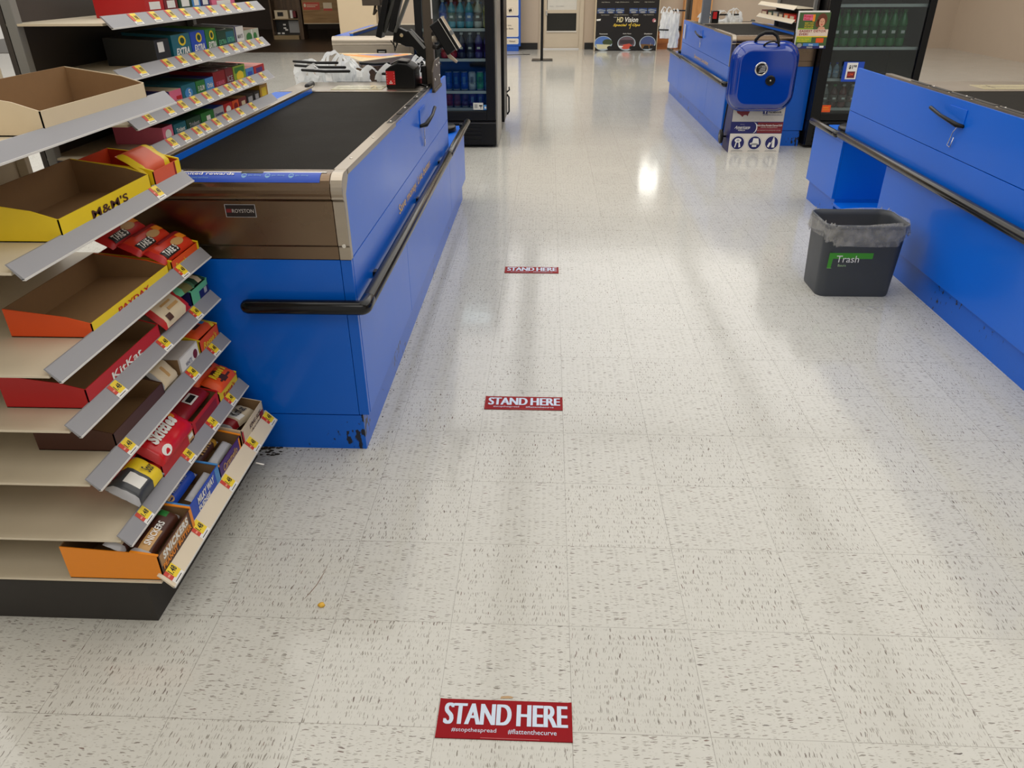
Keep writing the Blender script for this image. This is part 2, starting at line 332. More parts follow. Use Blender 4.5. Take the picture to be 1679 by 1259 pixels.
# ------------------------------------------------------------ object bookkeeping
def tag(o, label, cat, group=None, kind=None):
    o['label'] = label; o['category'] = cat
    if group: o['group'] = group
    if kind: o['kind'] = kind
    return o
def thing(name, label, cat, loc=(0, 0, 0), group=None, rotz=0.0):
    o = bpy.data.objects.new(name, None); COL.objects.link(o); o.location = loc; o.rotation_euler = (0, 0, rotz)
    return tag(o, label, cat, group)
def struct(name, mb, mat=None, label=None, **k):
    o = mb.build(name, mat, **k); o['kind'] = 'structure'
    if label: o['label'] = label
    return o
def copy_tree(o, parent=None):
    c = o.copy(); COL.objects.link(c); c.parent = parent
    for ch in [x for x in bpy.data.objects if x.parent == o]: copy_tree(ch, c)
    return c

# ============================================================ SETTING
YB = 16.5
fl = struct('floor', MB().quad((-12, -4, 0), (9, -4, 0), (9, YB+.1, 0), (-12, YB+.1, 0)).box(-12, 9, -4, YB+.1, -0.1, -0.001), FLOOR)
DWOOD = planks_material('dark_wood_floor', (30, 20, 12), (66, 48, 30), sc=(0.6, 7, 7), rough=0.35)
struct('floor', MB().box(-14, -3.9, YB+.1, 23.5, -0.1, 0.001).box(-14, -3.9, 15.95, YB+.1, 0.0005, 0.006), DWOOD)
struct('ceiling', MB().box(-14, 9, -4, 23.5, CEIL_Z, CEIL_Z+.1), M('ceiling_paint', (214, 206, 192), rough=0.9))
struct('wall_back', MB().box(-3.05, 0.36, YB, YB+.12, 0, CEIL_Z).box(1.25, 9, YB, YB+.12, 0, CEIL_Z).box(.36, 1.25, YB, YB+.12, 2.15, CEIL_Z), WALLM)
struct('wall_back', MB().box(-3.92, -3.12, YB-.25, YB+.12, 0, CEIL_Z), WALLC)
struct('wall_entrance', MB().box(-14, -3.9, 23.4, 23.5, 0, CEIL_Z).box(-4.0, -3.9, YB+.12, 23.4, 0, CEIL_Z), M('dark_entrance_wall', (52, 38, 28), rough=0.6))
struct('wall_left', MB().box(-12.1, -12, -4, 15.9, 0, CEIL_Z), WALLM)
struct('wall_right', MB().box(9, 9.1, -4, YB, 0, CEIL_Z), WALLM)
struct('trim_1', MB().box(-3.12, -3.05, YB-.02, YB+.12, 0, CEIL_Z), M('black_gap_trim', (18, 16, 14), rough=.6))
struct('baseboard_back', MB().box(-3.05, .30, YB-.014, YB-.001, 0.0, .13).box(1.31, 2.84, YB-.014, YB-.001, 0.0, .13), M('black_rubber_base', (20, 18, 17), rough=.4))
WAIN = planks_material('wainscot_wood', (128, 70, 28), (176, 108, 52), sc=(.5, .5, 5), rough=.35)
struct('trim_2', MB().m(WAIN).box(2.84, 3.32, YB-.06, YB-.001, 0, .36).m(M('black_rail', (18, 17, 16), rough=.3)).box(2.84, 3.34, YB-.08, YB-.001, .36, .45))
struct('trim_3', MB().box(3.34, 3.9, YB-.25, YB-.001, 0, 1.1), planks_material('orange_wood', (188, 128, 72), (218, 160, 98), sc=(4, 4, .6)))
d = struct('door_1', MB().box(.42, 1.19, YB+.01, YB+.05, .02, .36).box(.42, 1.19, YB+.01, YB+.05, .70, .76).box(.42, .49, YB+.01, YB+.05, .36, .70).box(1.12, 1.19, YB+.01, YB+.05, .36, .70)
    .box(.42, .49, YB+.01, YB+.05, .76, 2.1).box(1.12, 1.19, YB+.01, YB+.05, .76, 2.1).box(.49, 1.12, YB+.01, YB+.05, 1.95, 2.1).box(.44, 1.17, YB+.004, YB+.01, .04, .22), DOORM)
MB().box(.34, .42, YB-.03, YB+.1, 0, 2.15).box(1.19, 1.27, YB-.03, YB+.1, 0, 2.15).box(.34, 1.27, YB-.03, YB+.1, 2.1, 2.18).build('door_frame', DOORM, d)
MB().box(.49, 1.12, YB+.03, YB+.035, .36, .70).box(.49, .5, YB+.03, YB+.035, .76, 1.95).build('lower_pane', DARKG, d)
MB().box(.49, 1.12, YB+.03, YB+.035, .76, 1.95).build('upper_pane', M('frosted_white_pane', (214, 210, 200), rough=.3), d)
MB().box(.49, 1.13, YB-.01, YB+.012, .335, .362).build('pane_ledge', M('bright_metal', (236, 230, 218), rough=.3, metal=.6), d)
mb = MB(); mb.m(CHROME).box(.47, .50, YB-.03, YB+.01, .66, .75); mb.build('door_hinge', CHROME, d)
mb = MB(); pl = Plane((0, YB+.028, 0), (1, 0, 0), (0, 0, 1)); pl.text(mb, GREYPR, 'PULL    TO OPEN', .55, .82, .02, .3); mb.build('door_notice', GREYPR, d)

# ceiling lamps, with an added front fill panel behind the camera
for (x, y, ln, wd, pw) in LAMPS:
    t = thing('ceiling_light', 'unseen broad white lamp panel under the store ceiling, sized for soft light', 'ceiling light', (x, y, CEIL_Z-.12), 'ceiling strip lamps over the aisles')
    mb = MB(); mb.box(x-wd/2-.04, x+wd/2+.04, y-ln/2-.05, y+ln/2+.05, CEIL_Z-.10, CEIL_Z-.02); mb.build('housing', M('lamp_housing', (230, 230, 226), rough=.4), t)
    lamp_light(x, y, ln, wd, pw, t)

# ============================================================ CHECKOUT LANES
def checkout(xs, y0, m, upl=2.46, tot=3.33, label='', knee=False, slogan=None, width=.76, capm=None):
    capm = capm or STEELD
    X = lambda u: xs + m*u
    t = thing('checkout_counter', label, 'checkout counter', (X(width/2), y0, 0), 'blue checkout counters')
    y1 = y0+upl; y2 = y0+tot
    def bx(mb, u0, u1, a, b, z0, z1): return mb.box(X(u0), X(u1), a, b, z0, z1)
    mb = MB()
    if knee: bx(mb, .02, width-.02, y0+.012, y1-.7, 0, .138); bx(mb, .02, width-.02, y1, y2-.02, 0, .138)
    else: bx(mb, .022, width-.02, y0+.002, y2-.03, 0, .138)
    mb.build('kick_plate', BLUEK, t)
    mb = MB(); mb.m(GROOVE)
    if knee: bx(mb, .012, width-.012, y0+.015, y1-.7, .1385, .90)
    else: bx(mb, .012, width-.012, y0+.015, y1-.36, .1385, .90); bx(mb, .012, width-.012, y1-.36, y1-.01, .1385, .60)
    mb.build('carcass', GROOVE, t)
    mb = MB(); bx(mb, .034, width, y0, y0+.018, .142, .70); mb.build('front_panel', BLUEK, t, bevel=.0012)
    mb = MB(); bx(mb, -.001, .0325, y0, y0+.018, .142, .70); mb.build('corner_panel', BLUEK, t, bevel=.0012)
    # side panels of the lane face
    r = .05; zt = .948
    arc = [(y0+.006+r-r*math.cos(a), zt-r+r*math.sin(a)) for a in [k*PI/2/7 for k in range(8)]]
    mb = MB(); mb.prism([(y0+.006, .704)]+arc+[(y1, zt), (y1, .704)], 'x', *sorted((X(-.002), X(.012)))); mb.build('upper_side_panel', BLUE, t, bevel=.001)
    if not knee:
        mb = MB(); bx(mb, -.002, .012, y0+.019, y1, .522, .701); mb.build('middle_side_panel', BLUE, t, bevel=.001)
        seams = [y0+.019, y0+.90, y1, y2]
        for a, b in zip(seams[:-1], seams[1:]):
            mb = MB(); bx(mb, -.002, .012, a+.0015, b-.0015, .142, .519 if b <= y1 else .50); mb.build('lower_side_panel', BLUE, t, bevel=.001)
    else:
        mb = MB(); bx(mb, -.002, .012, y0+.019, y1, .522, .701); mb.build('middle_side_panel', BLUE, t, bevel=.001)
        mb = MB(); bx(mb, -.002, .012, y0+.019, y1-.7, .142, .519); mb.build('lower_side_panel', BLUE, t, bevel=.001)
        mb = MB(); bx(mb, -.002, .012, y1+.0015, y2, .142, .50); mb.build('lower_side_panel', BLUE, t, bevel=.001)
        mb = MB(); bx(mb, .014, .5, y1-.68, y1, .10, .118); mb.build('footrest', BLUE, t, bevel=.001)
    # end block with bag turntable top
    mb = MB(); bx(mb, .013, width-.02, y1+.002, y2, .1385, .498); mb.build('end_block', BLUE, t)
    mb = MB(); bx(mb, -.002, width-.02, y1+.001, y2+.002, .5, .517); mb.build('block_top', BLUE, t, bevel=.002)
    # steel end cap
    def cap(o_):
        p = [(y0+.02, .702), (y0-.002-o_, .702), (y0-.002-o_, .744), (y0-.006-o_, .748), (y0-.006-o_, .884), (y0-.016-o_, .893)]
        p += [(y0+.030-(.046+o_)*math.cos(a), .914+(.046+o_)*math.sin(a)) for a in [(-.35+k*(PI/2+.35)/9) for k in range(10)]]
        return p+[(y0+.07, .960+o_), (y0+.07, .948), (y0+.02, .90)]
    mb = MB(); mb.prism(cap(0), 'x', *sorted((X(.034), X(width))), smooth=False); mb.build('steel_end_cap', capm, t, bevel=.002)
    mb = MB(); mb.prism(cap(.003), 'x', *sorted((X(-.004), X(.0325))), smooth=False); mb.build('steel_corner_trim', STEEL, t, bevel=.002)
    mb = MB(); mb.lathe([(.006, -.004), (.006, 0), (.003, .002)], (X(.012), y0-.011, .75), n=10, axis='y'); mb.build('bolt', CHROME, t)
    # belt and deck
    mb = MB(); bx(mb, .038, width-.19, y0+.072, y0+1.715, .925, .9565); mb.build('conveyor_belt', RUBBER, t, bevel=.003)
    mb = MB(); bx(mb, -.004, .036, y0+.06, y0+.86, .946, .964); bx(mb, .004, .036, y0+.86, y1-.4, .946, .9615); mb.build('belt_rail', STEEL, t, bevel=.0015)
    mb = MB()
    a = y0+.82
    while a < y0+1.9:
        bx(mb, .002, .026, a, a+.19, .9612, .9645); a += .215
    mb.build('rail_insert', BLACK, t, bevel=.001)
    a = y0+.2
    while a < y0+1.95: mb = MB(); mb.lathe([(.005, 0), (.005, .0015), (.002, .0028)], (X(.016), a, .9642), n=8); mb.build('rail_screw', CHROME, t); a += .33
    mb = MB(); mb.m(BLUE); bx(mb, width-.188, width-.155, y0+.072, y0+1.72, .90, .975); mb.m(STEEL); bx(mb, width-.19, width-.15, y0+.072, y0+1.75, .975, .985); mb.build('guard_rail', None, t, bevel=.002)
    mb = MB(); mb.tube([(X(width-.172), y0+1.70, .985), (X(width-.172), y0+1.79, .987)], .014, n=10, round_ends=True); mb.build('rail_knob', BLACK, t)
    mb = MB(); bx(mb, width-.15, width, y0+.05, y0+1.72, .93, .958); mb.build('counter_ledge', BLUE, t)
    mb = MB(); mb.m(STEEL); bx(mb, .038, width-.02, y0+1.72, y0+1.76, .93, .9605); mb.m(STEEL); bx(mb, .038, width-.02, y0+1.765, y0+2.10, .90, .957); mb.build('scanner_deck', STEEL, t, bevel=.0015)
    mb = MB(); mb.m(M('scanner_glass', (222, 214, 176), rough=.08, coat=.6)); bx(mb, .24, .50, y0+1.80, y0+1.95, .9572, .9592); mb.m(BLACK)
    mb.box(X(.30), X(.305), y0+1.83, y0+1.92, .9592, .9595); mb.box(X(.26), X(.48), y0+1.868, y0+1.872, .9592, .9595); mb.build('scanner_window', None, t)
    # bumpers
    R = .0235; zb = .557
    mb = MB(); fr = [(X(.335), y0-.034, zb), (X(-.02), y0-.034, zb)]
    cor = [(X(-.02-.014*math.sin(a)), y0-.034+.014*(1-math.cos(a)), zb) for a in (.4, .8, 1.2, 1.57)]
    mb.tube(fr+cor+[(X(-.034), y0+.03, zb)], R, n=28, round_ends=True); mb.build('front_bumper', BLACKG, t)
    mb = MB(); mb.tube([(X(-.034), y0+.035, zb), (X(-.034), y1-.30 if not knee else y1-.02, zb)], R, n=16, round_ends=True); mb.build('side_bumper', BRONZE, t)
    mb = MB(); mb.tube([(X(-.030), y1-.20 if not knee else y1+.06, zb-.012), (X(-.030), y2+.0, zb-.012)], R*.92, n=16, round_ends=True); mb.build('end_bumper', BRONZE, t)
    mb = MB()
    for yy in (y0+.25, y0+1.2, y1-.5, y2-.25): bx(mb, -.018, 0, yy, yy+.03, zb-.012, zb+.012)
    bx(mb, .28, .30, y0-.018, y0, zb-.012, zb+.012); mb.build('bumper_bracket', BLACK, t)
    mb = MB(); mb.lathe([(.0, -.004), (.018, 0), (.022, .012), (.022, .03), (.016, .04), (0, .043)], (X(-.03), (y1-.21 if not knee else y1+.05), zb-.012), n=14, axis='y'); mb.build('bumper_end_cap', BLACKG, t)
    # hold-open lever
    mb = MB(); bx(mb, -.006, -.002, y0+1.44, y0+1.60, .835, .915); mb.build('latch_plate', BLUE, t, bevel=.001)
    mb = MB(); mb.tube([(X(-.006), y0+1.44, .845), (X(-.03), y0+1.45, .85), (X(-.04), y0+1.60, .868), (X(-.036), y0+1.72, .885)], [.008, .011, .008, .009], n=8, round_ends=True); mb.build('latch_lever', BLACK, t)
    mb = MB(); mb.tube([(X(-.02), y0+1.46, .84), (X(-.012), y0+1.50, .81), (X(-.008), y0+1.53, .745), (X(-.008), y0+1.50, .742), (X(-.012), y0+1.48, .79)], .0022, n=5); mb.build('wire_loop', CHROME, t)
    # slogan
    if slogan:
        a, b, z, txt = slogan
        mb = MB()
        if m < 0: pl = Plane((xs+.0025, 0, 0), (0, 1, 0), (0, 0, 1)); pl.text(mb, GOLD, txt, a, z, .05, b-a, bold=.01)
        else: pl = Plane((xs-.0025, 0, 0), (0, -1, 0), (0, 0, 1)); pl.text(mb, GOLD, txt, -b, z, .05, b-a, bold=.01)
        s_ = mb.build('slogan', GOLD, t); s_['label'] = 'gold slogan lettering'
    return t

c1 = checkout(-.065, 1.09, -1, label='big blue checkout counter beside the candy shelves, nearest to the viewer', slogan=(1.88, 2.78, .60, 'Save money. Live better.'))
mb = MB(); pl = Plane((-.3765, 1.0835, .8545), (1, 0, 0), (0, 0, 1))
pl.rect(mb, SILV, -.049, -.0195, .044, .0195, .0006).rect(mb, P('black_badge', (22, 16, 18)), -.047, -.018, .042, .018, .001).rect(mb, MAROON, -.045, -.005, -.030, .006, .0014)
pl.text(mb, P('pale_badge_text', (196, 190, 186)), 'ROYSTON', -.028, -.0055, .011, .066, .0016, bold=.0)
n_ = mb.build('maker_badge', None, c1); n_['label'] = 'black badge reading ROYSTON'
def nose(x, y):
    d = .026-y
    return (math.sqrt(max(0, .0465**2-d*d))-.0465) if d > 0 else 0.0
mb = MB(); pl = Plane((-.6, 1.094, .9602), (1, 0, 0), (0, 1, 0), hf=nose)
pl.rect(mb, ROYAL, 0, -.013, .472, .022, .0008); pl.rect(mb, WHITE, 0, .021, .486, .030, .0010); pl.rect(mb, BLACK, .232, .014, .298, .027, .0014)
pl.text(mb, WHITE, 'Earn unlimited rewards', -.030, .004, .011, .245, .0014, bold=.012); pl.text(mb, LBLUE, 'up to 5% back on every purchase', .03, -.008, .006, .11, .0014)
for xx in (.245, .315, .385):
    pl.poly(mb, LBLUE, [(xx+.008*math.cos(k*.5236), .005+.009*math.sin(k*.5236)) for k in range(12)], .0012); pl.text(mb, LBLUE, 'gas, dining', xx+.013, .000, .006, .038, .0014)
n_ = mb.build('rewards_strip', None, c1); n_['label'] = 'blue and white strip about unlimited rewards'

c2 = checkout(2.19, 6.35, 1, upl=2.75, tot=3.65, label='blue checkout counter on the right behind the portable grill', slogan=(7.3, 8.15, .60, 'Save money. Live better.'))
c3 = checkout(2.43, 1.1, 1, upl=2.82, tot=3.38, label='blue counter at the right edge behind the grey trash bin', knee=True)
c4 = checkout(-.72, 6.42, -1, label='distant checkout counter with grey steel end, beyond the plastic bags on the left', capm=STEEL)
mb = MB(); pl = Plane((-1.02, 6.411, .83), (1, 0, 0), (0, 0, 1)); pl.rect(mb, BLACK, -.045, -.02, .045, .02, .001); pl.rect(mb, GREYPR, -.03, -.006, .03, .004, .0014); mb.build('maker_badge', None, c4)

# black round mats on the end blocks
def round_mat(x, y, z, r, label):
    mb = MB(); mb.m(BLACK).lathe([(r*.97, 0), (r, .006), (r, .028), (r*.96, .036), (0.0, .037)], (x, y, z), n=40)
    pl = Plane((x, y, z+.0375), (1, 0, 0), (0, 1, 0))
    for k in range(9):
        a = 2*PI*k/9; pl.poly(mb, GREYPR, [(r*.52*math.cos(a+q)*s_, r*.52*math.sin(a+q)*s_) for q, s_ in ((-.12, .85), (.12, .85), (.12, 1.2), (-.12, 1.2))], .0004)
    for q in range(4): pl.rect(mb, SILV, -r*.35+q*r*.19, 0, -r*.25+q*r*.19, r*.14, .0006)
    return tag(mb.build('bagging_turntable', None), label, 'turntable')
round_mat(-.24, 4.22, .5175, .145, 'black round bagging turntable at the far end of the big left counter')
round_mat(2.66, 4.19, .5175, .17, 'black round bagging turntable on the counter behind the trash bin')
round_mat(2.40, 9.72, .5175, .15, 'black round turntable at the far end of the counter behind the grill')

# card reader on the near counter
t = thing('card_reader', 'squat black card reader with red sticker on the left counter', 'card reader', (-.215, 3.0, .957))
mb = MB(); mb.prism([(-.290, .957), (-.290, 1.045), (-.265, 1.062), (-.225, 1.078), (-.175, 1.072), (-.140, 1.05), (-.140, .957)], 'y', 2.94, 3.10); mb.build('reader_body', BLACK, t, bevel=.006)
mb = MB(); pl = Plane((-.287, 2.9395, .957), (1, 0, 0), (0, 0, 1)); pl.rect(mb, RED, 0, .018, .045, .082, .0006)
for q in range(5):
    pl.disc(mb, WHITE, .004, .024+q*.012, .0013, off=.001, n=6); pl.disc(mb, WHITE, .041, .024+q*.012, .0013, off=.001, n=6)
for (qx, qy) in ((.0225, .034), (.018, .026), (.027, .026)): pl.poly(mb, WHITE, [(qx-.004, qy), (qx, qy-.004), (qx+.004, qy), (qx, qy+.004)], .001)
mb.build('red_sticker', None, t)
mb = MB(); mb.prism([(-.262, 1.066), (-.225, 1.0815), (-.178, 1.076), (-.178, 1.083), (-.225, 1.088), (-.262, 1.073)], 'y', 2.96, 3.08); mb.build('reader_lid', M('charcoal_plastic', (38, 38, 40), rough=.3), t, bevel=.002)
mb = MB(); mb.tube([(-.145, 3.02, .965), (-.11, 3.0, .964), (-.09, 2.96, .967), (-.075, 2.99, .966)], .006, n=8); mb.build('reader_cable', BLACK, t)

# terminal post with screens
t = thing('terminal_post', 'dark post carrying black screens and a tilted payment pad above the left counter', 'terminal stand', (-.08, 3.1, .95))
mb = MB(); mb.box(-.105, -.058, 3.08, 3.125, .95, 1.75); mb.build('post', TAUPE, t, bevel=.004)
mb = MB(); mb.prism([(2.98, .93), (2.98, 1.03), (3.06, 1.075), (3.25, 1.075), (3.25, .93)], 'x', -.060, -.052); mb.box(-.066, -.046, 2.98, 3.25, .93, .945); mb.build('bracket_plate', TAUPE, t, bevel=.002)
mb = MB()
for yy, zz in ((3.02, .99), (3.1, 1.05), (3.2, .99), (3.2, 1.05)): mb.lathe([(.006, 0), (.006, .003), (.003, .005)], (-.052, yy, zz), n=8, axis='x')
mb.build('bracket_screw', CHROME, t)
mb = MB(); mb.box(-.125, -.100, 3.06, 3.15, .955, 1.05); mb.build('post_sleeve', BLACK, t, bevel=.003)
# arm
mb = MB(); mb.prism([(-.265, 1.165), (-.255, 1.215), (-.225, 1.228), (-.19, 1.212), (-.17, 1.222), (-.10, 1.15), (-.10, 1.075), (-.135, 1.105), (-.165, 1.14), (-.20, 1.142), (-.235, 1.158)], 'y', 3.07, 3.12); mb.build('screen_arm', BLACK, t, bevel=.004)
mb = MB(); mb.prism([(-.18, 1.215), (-.165, 1.215), (-.095, 1.138), (-.105, 1.130)], 'y', 3.060, 3.069); mb.build('arm_strip', GREYP, t)
mb = MB(); mb.lathe([(.009, -.004), (.009, 0), (.004, .004)], (-.215, 3.062, 1.195), n=12, axis='y'); mb.build('pivot_bolt', CHROME, t)
mb = MB(); mb.tube([(-.275, 3.07, 1.17), (-.25, 3.07, 1.135), (-.24, 3.08, 1.16), (-.25, 3.09, 1.19)], .003, n=6); mb.tube([(-.26, 3.09, 1.2), (-.245, 3.07, 1.15), (-.255, 3.06, 1.12), (-.262, 3.08, 1.17)], .003, n=6); mb.build('loose_cable', BLACK, t)
# tilted screen seen from behind and below (two ribbed slabs)
def slab(name, cx, cy, cz, wx, wy, wz, ang, mat, parent, ribs=0, bev=.004):
    R_ = Matrix.Rotation(ang, 3, 'Y'); mb = MB(); mb.box(-wx/2, wx/2, -wy/2, wy/2, -wz/2, wz/2); mb.m(mat) if False else None
    for k in range(ribs):
        yy = -wy/2+wy*(k+.5)/ribs; mb.box(-wx/2-.004, -wx/2, yy-.006, yy+.006, -wz*.45, wz*.45)
    mb.v = [tuple(R_ @ Vector(v)+Vector((cx, cy, cz))) for v in mb.v]
    return mb.build(name, mat, parent, bevel=bev)
slab('screen_back', -.285, 3.08, 1.33, .03, .10, .30, .30, BLACK, t)
slab('screen_frame', -.250, 3.10, 1.335, .022, .07, .28, .42, M('rubbed_grey_metal', (84, 84, 80), rough=.4, metal=.3), t)
slab('screen_rib', -.222, 3.07, 1.34, .03, .06, .27, .34, BLACK, t)
slab('screen_rib', -.185, 3.06, 1.33, .014, .05, .27, .46, M('rubbed_grey_metal', (84, 84, 80), rough=.4, metal=.3), t)
mb = MB(); mb.tube([(-.33, 3.12, 1.42), (-.345, 3.1, 1.33), (-.352, 3.08, 1.29), (-.335, 3.08, 1.31)], .006, n=8); mb.box(-.40, -.31, 3.05, 3.14, 1.33, 1.40); mb.build('scanner_hook', TAUPE, t, bevel=.004)
# payment pad on the aisle side
slab('pad_body', .018, 2.93, 1.195, .055, .085, .155, -.56, BLACK, t, bev=.006)
slab('pad_face_edge', .049, 2.925, 1.212, .008, .09, .16, -.56, BLACK, t, bev=.002)
slab('pad_silver_line', .0425, 2.922, 1.208, .0035, .094, .162, -.56, CHROME, t, bev=.001)
slab('pad_silver_line', .056, 2.922, 1.217, .003, .094, .162, -.56, CHROME, t, bev=.001)
slab('pad_clip', .062, 2.88, 1.218, .016, .012, .022, -.56, GREYP, t, bev=.002)
mb = MB(); mb.tube([(-.05, 3.06, 1.20), (-.02, 3.0, 1.19), (.005, 2.96, 1.18)], .014, n=10); mb.tube([(-.05, 3.06, 1.14), (-.02, 2.98, 1.145), (.01, 2.94, 1.16)], .012, n=10); mb.build('pad_arm', BLACK, t)
mb = MB()
for c_ in ((-.032, 2.95, 1.235), (-.030, 2.94, 1.185)): mb.lathe([(0, -.012), (.013, -.012), (.015, -.008), (.015, .008), (.013, .012), (0, .012)], c_, n=12, axis='x')
mb.build('clamp_knob', M('beige_knob', (150, 138, 120), rough=.4), t)
mb = MB(); mb.prism([(.012, 1.155), (.024, 1.163), (.048, 1.118), (.084, 1.088), (.078, 1.078), (.038, 1.104)], 'y', 2.90, 2.925); mb.build('stylus_holder', M('beige_lever', (168, 152, 128), rough=.35), t, bevel=.003)
mb = MB(); mb.box(-.057, -.053, 3.05, 3.07, 1.27, 1.45); mb.build('white_cable', WHITE, t)

# ============================================================ SHELF RACKS
def lip_plane(x0, z0, y, w, h):  # drawing plane on a 45 degree lip that faces +x and up; reads toward +y
    return Plane((x0, y, z0), (0, 1, 0), (-w, 0, h))
def price_tag(t, x0, z0, y, w, h, lipw, txt='1.48', tw=.040):
    pl = lip_plane(x0, z0, y, w, h); mb = MB(); L_ = math.hypot(w, h)
    pl.rect(mb, TAGW, -tw/2, L_*.02, tw/2, L_*.30, .0006); pl.rect(mb, TAGR, -tw/2, L_*.30, -tw*.18, L_*.97, .0007); pl.rect(mb, TAGY, -tw*.18, L_*.22, tw/2, L_*.97, .0008)
    pl.text(mb, INK, txt, -tw*.14, L_*.42, L_*.34, tw*.56, .0012, bold=.03); pl.rect(mb, INK, -tw*.4, L_*.09, tw*.3, L_*.13, .001); pl.rect(mb, P('faded_red_print', (236, 150, 130)), -tw*.45, L_*.5, -tw*.24, L_*.6, .0011)
    return mb.build('price_tag', None, t)
def lip(t, x0, z0, ya, yb, w, h, mat):
    # sloping face with returned ends and a white edge below
    mb = MB(); mb.m(mat).add([(x0, ya, z0), (x0, yb, z0), (x0-w, yb, z0+h), (x0-w, ya, z0+h), (x0-.006, ya, z0-.002), (x0-.006, yb, z0-.002), (x0-w-.004, yb, z0+h), (x0-w-.004, ya, z0+h)],
        [(0, 1, 2, 3), (4, 7, 6, 5), (0, 3, 7, 4), (1, 5, 6, 2), (3, 2, 6, 7)])
    mb.m(LIPW).box(x0-.006, x0+.001, ya, yb, z0-.003, z0+.001)
    return mb.build('shelf_lip', None, t)

# ---- candy rack
CY0, CY1 = .262, 1.052
SH = [(-.374, .141, .034, .036), (-.449, .272, .027, .030), (-.478, .438, .027, .030), (-.481, .584, .027, .030), (-.483, .722, .027, .030), (-.486, .952, .027, .030), (-.488, 1.165, .027, .030)]
rack = thing('candy_rack', 'cream metal candy rack with sloping price lips in front of the big counter', 'candy rack', (-.75, .66, 0))
for i, (x0, z0, w_, h_) in enumerate(SH):
    zt = z0+.012; mb = MB(); mb.box(-.985, x0-w_, CY0+.004, CY1-.004, zt-.006, zt); mb.build('shelf', RACKB, rack, bevel=.001)
    lip(rack, x0, z0, CY0, CY1, w_, h_, LIPC if i == 0 else LIPG)
mb = MB(); mb.box(-1.0, -.985, CY0, CY1, 0, 1.42); mb.build('back_panel', RACKB, rack)
mb = MB(); mb.box(-.985, -.46, CY0+.02, CY1-.02, 0, .13); mb.build('rack_base', M('dark_base', (46, 42, 38), rough=.6), rack)
for y_ in (CY0+.002, CY1-.022): mb = MB(); mb.box(-.985, -.955, y_, y_+.02, .0, 1.42); mb.build('upright', RACKB, rack, bevel=.002)
TAGS = [(0, (.294, .459, .668, .871), '1.48'), (0, (1.025,), '1.48'), (1, (.62,), '1.00'), (1, (.79,), '1.14'), (1, (.935,), '1.48'), (2, (.80, .955), '1.48'), (3, (.70, .905), '1.48'), (4, (.885,), '1.48'), (5, (.86,), '1.48'), (1, (.36,), '1.48'), (2, (.42,), '1.48'), (3, (.45,), '1.48')]
for i, ys_, tx in TAGS:
    x0, z0, w_, h_ = SH[i]
    for y_ in ys_: price_tag(rack, x0, z0, y_, w_, h_, 0, tx, .044 if i == 0 else .040)
mb = MB(); mb.tube([(-.36, .80, .138), (-.335, .80, .132)], .0025, n=6); mb.build('tag_hook', WHITE, rack)

def tray(name, label, y0, y1, xf, z, fh, bh, depth, cfront, cside, cin=None, art=None, notch=0.0, topmat=None, cat='candy box', group=None, taper=0.0):
    """open display carton: printed front facing the aisle (+x), sloping sides, cardboard inside"""
    cin = cin or KRAFT; xb = xf-depth; th = .0025; mb = MB()
    # front
    mb.m(cfront).box(xf-th, xf, y0, y1, z, z+fh)
    for ya, yb in ((y0, y0+th), (y1-th, y1)):
        mb.m(cside); pr = [(xb, z), (xf, z), (xf, z+fh), (xf-depth*.28, z+fh+(bh-fh)*.45), (xb, z+bh)]
        mb.prism(pr, 'y', ya, yb)
        mb.m(cin); yi = yb+.0003 if ya == y0 else ya-.0003
        mb.add([(p[0], yi, p[1]) for p in [(xb+th, z+.002), (xf-th, z+.002), (xf-th, z+fh-.001), (xf-depth*.28, z+fh+(bh-fh)*.45-.002), (xb+th, z+bh-.002)]], [(0, 1, 2, 3, 4)])
    mb.m(cin).box(xb, xb+th, y0+th, y1-th, z, z+bh).box(xb, xf, y0, y1, z, z+.002)
    mb.m(cin).add([(xf-th-.0003, y0+th, z), (xf-th-.0003, y1-th, z), (xf-th-.0003, y1-th, z+fh), (xf-th-.0003, y0+th, z+fh)], [(0, 1, 2, 3)])
    if topmat:   # coloured turned edges on the sides
        for ya in (y0-.0006, y1-.006): mb.m(topmat).prism([(xf, z+fh), (xf-depth*.28, z+fh+(bh-fh)*.45), (xf-depth*.28, z+fh+(bh-fh)*.45+.003), (xf, z+fh+.003)], 'y', ya, ya+.0066)
    if art: art(mb, Plane((xf, y0, z), (0, 1, 0), (0, 0, 1)), y1-y0, fh)
    return tag(mb.build(name, None), label, cat, group)

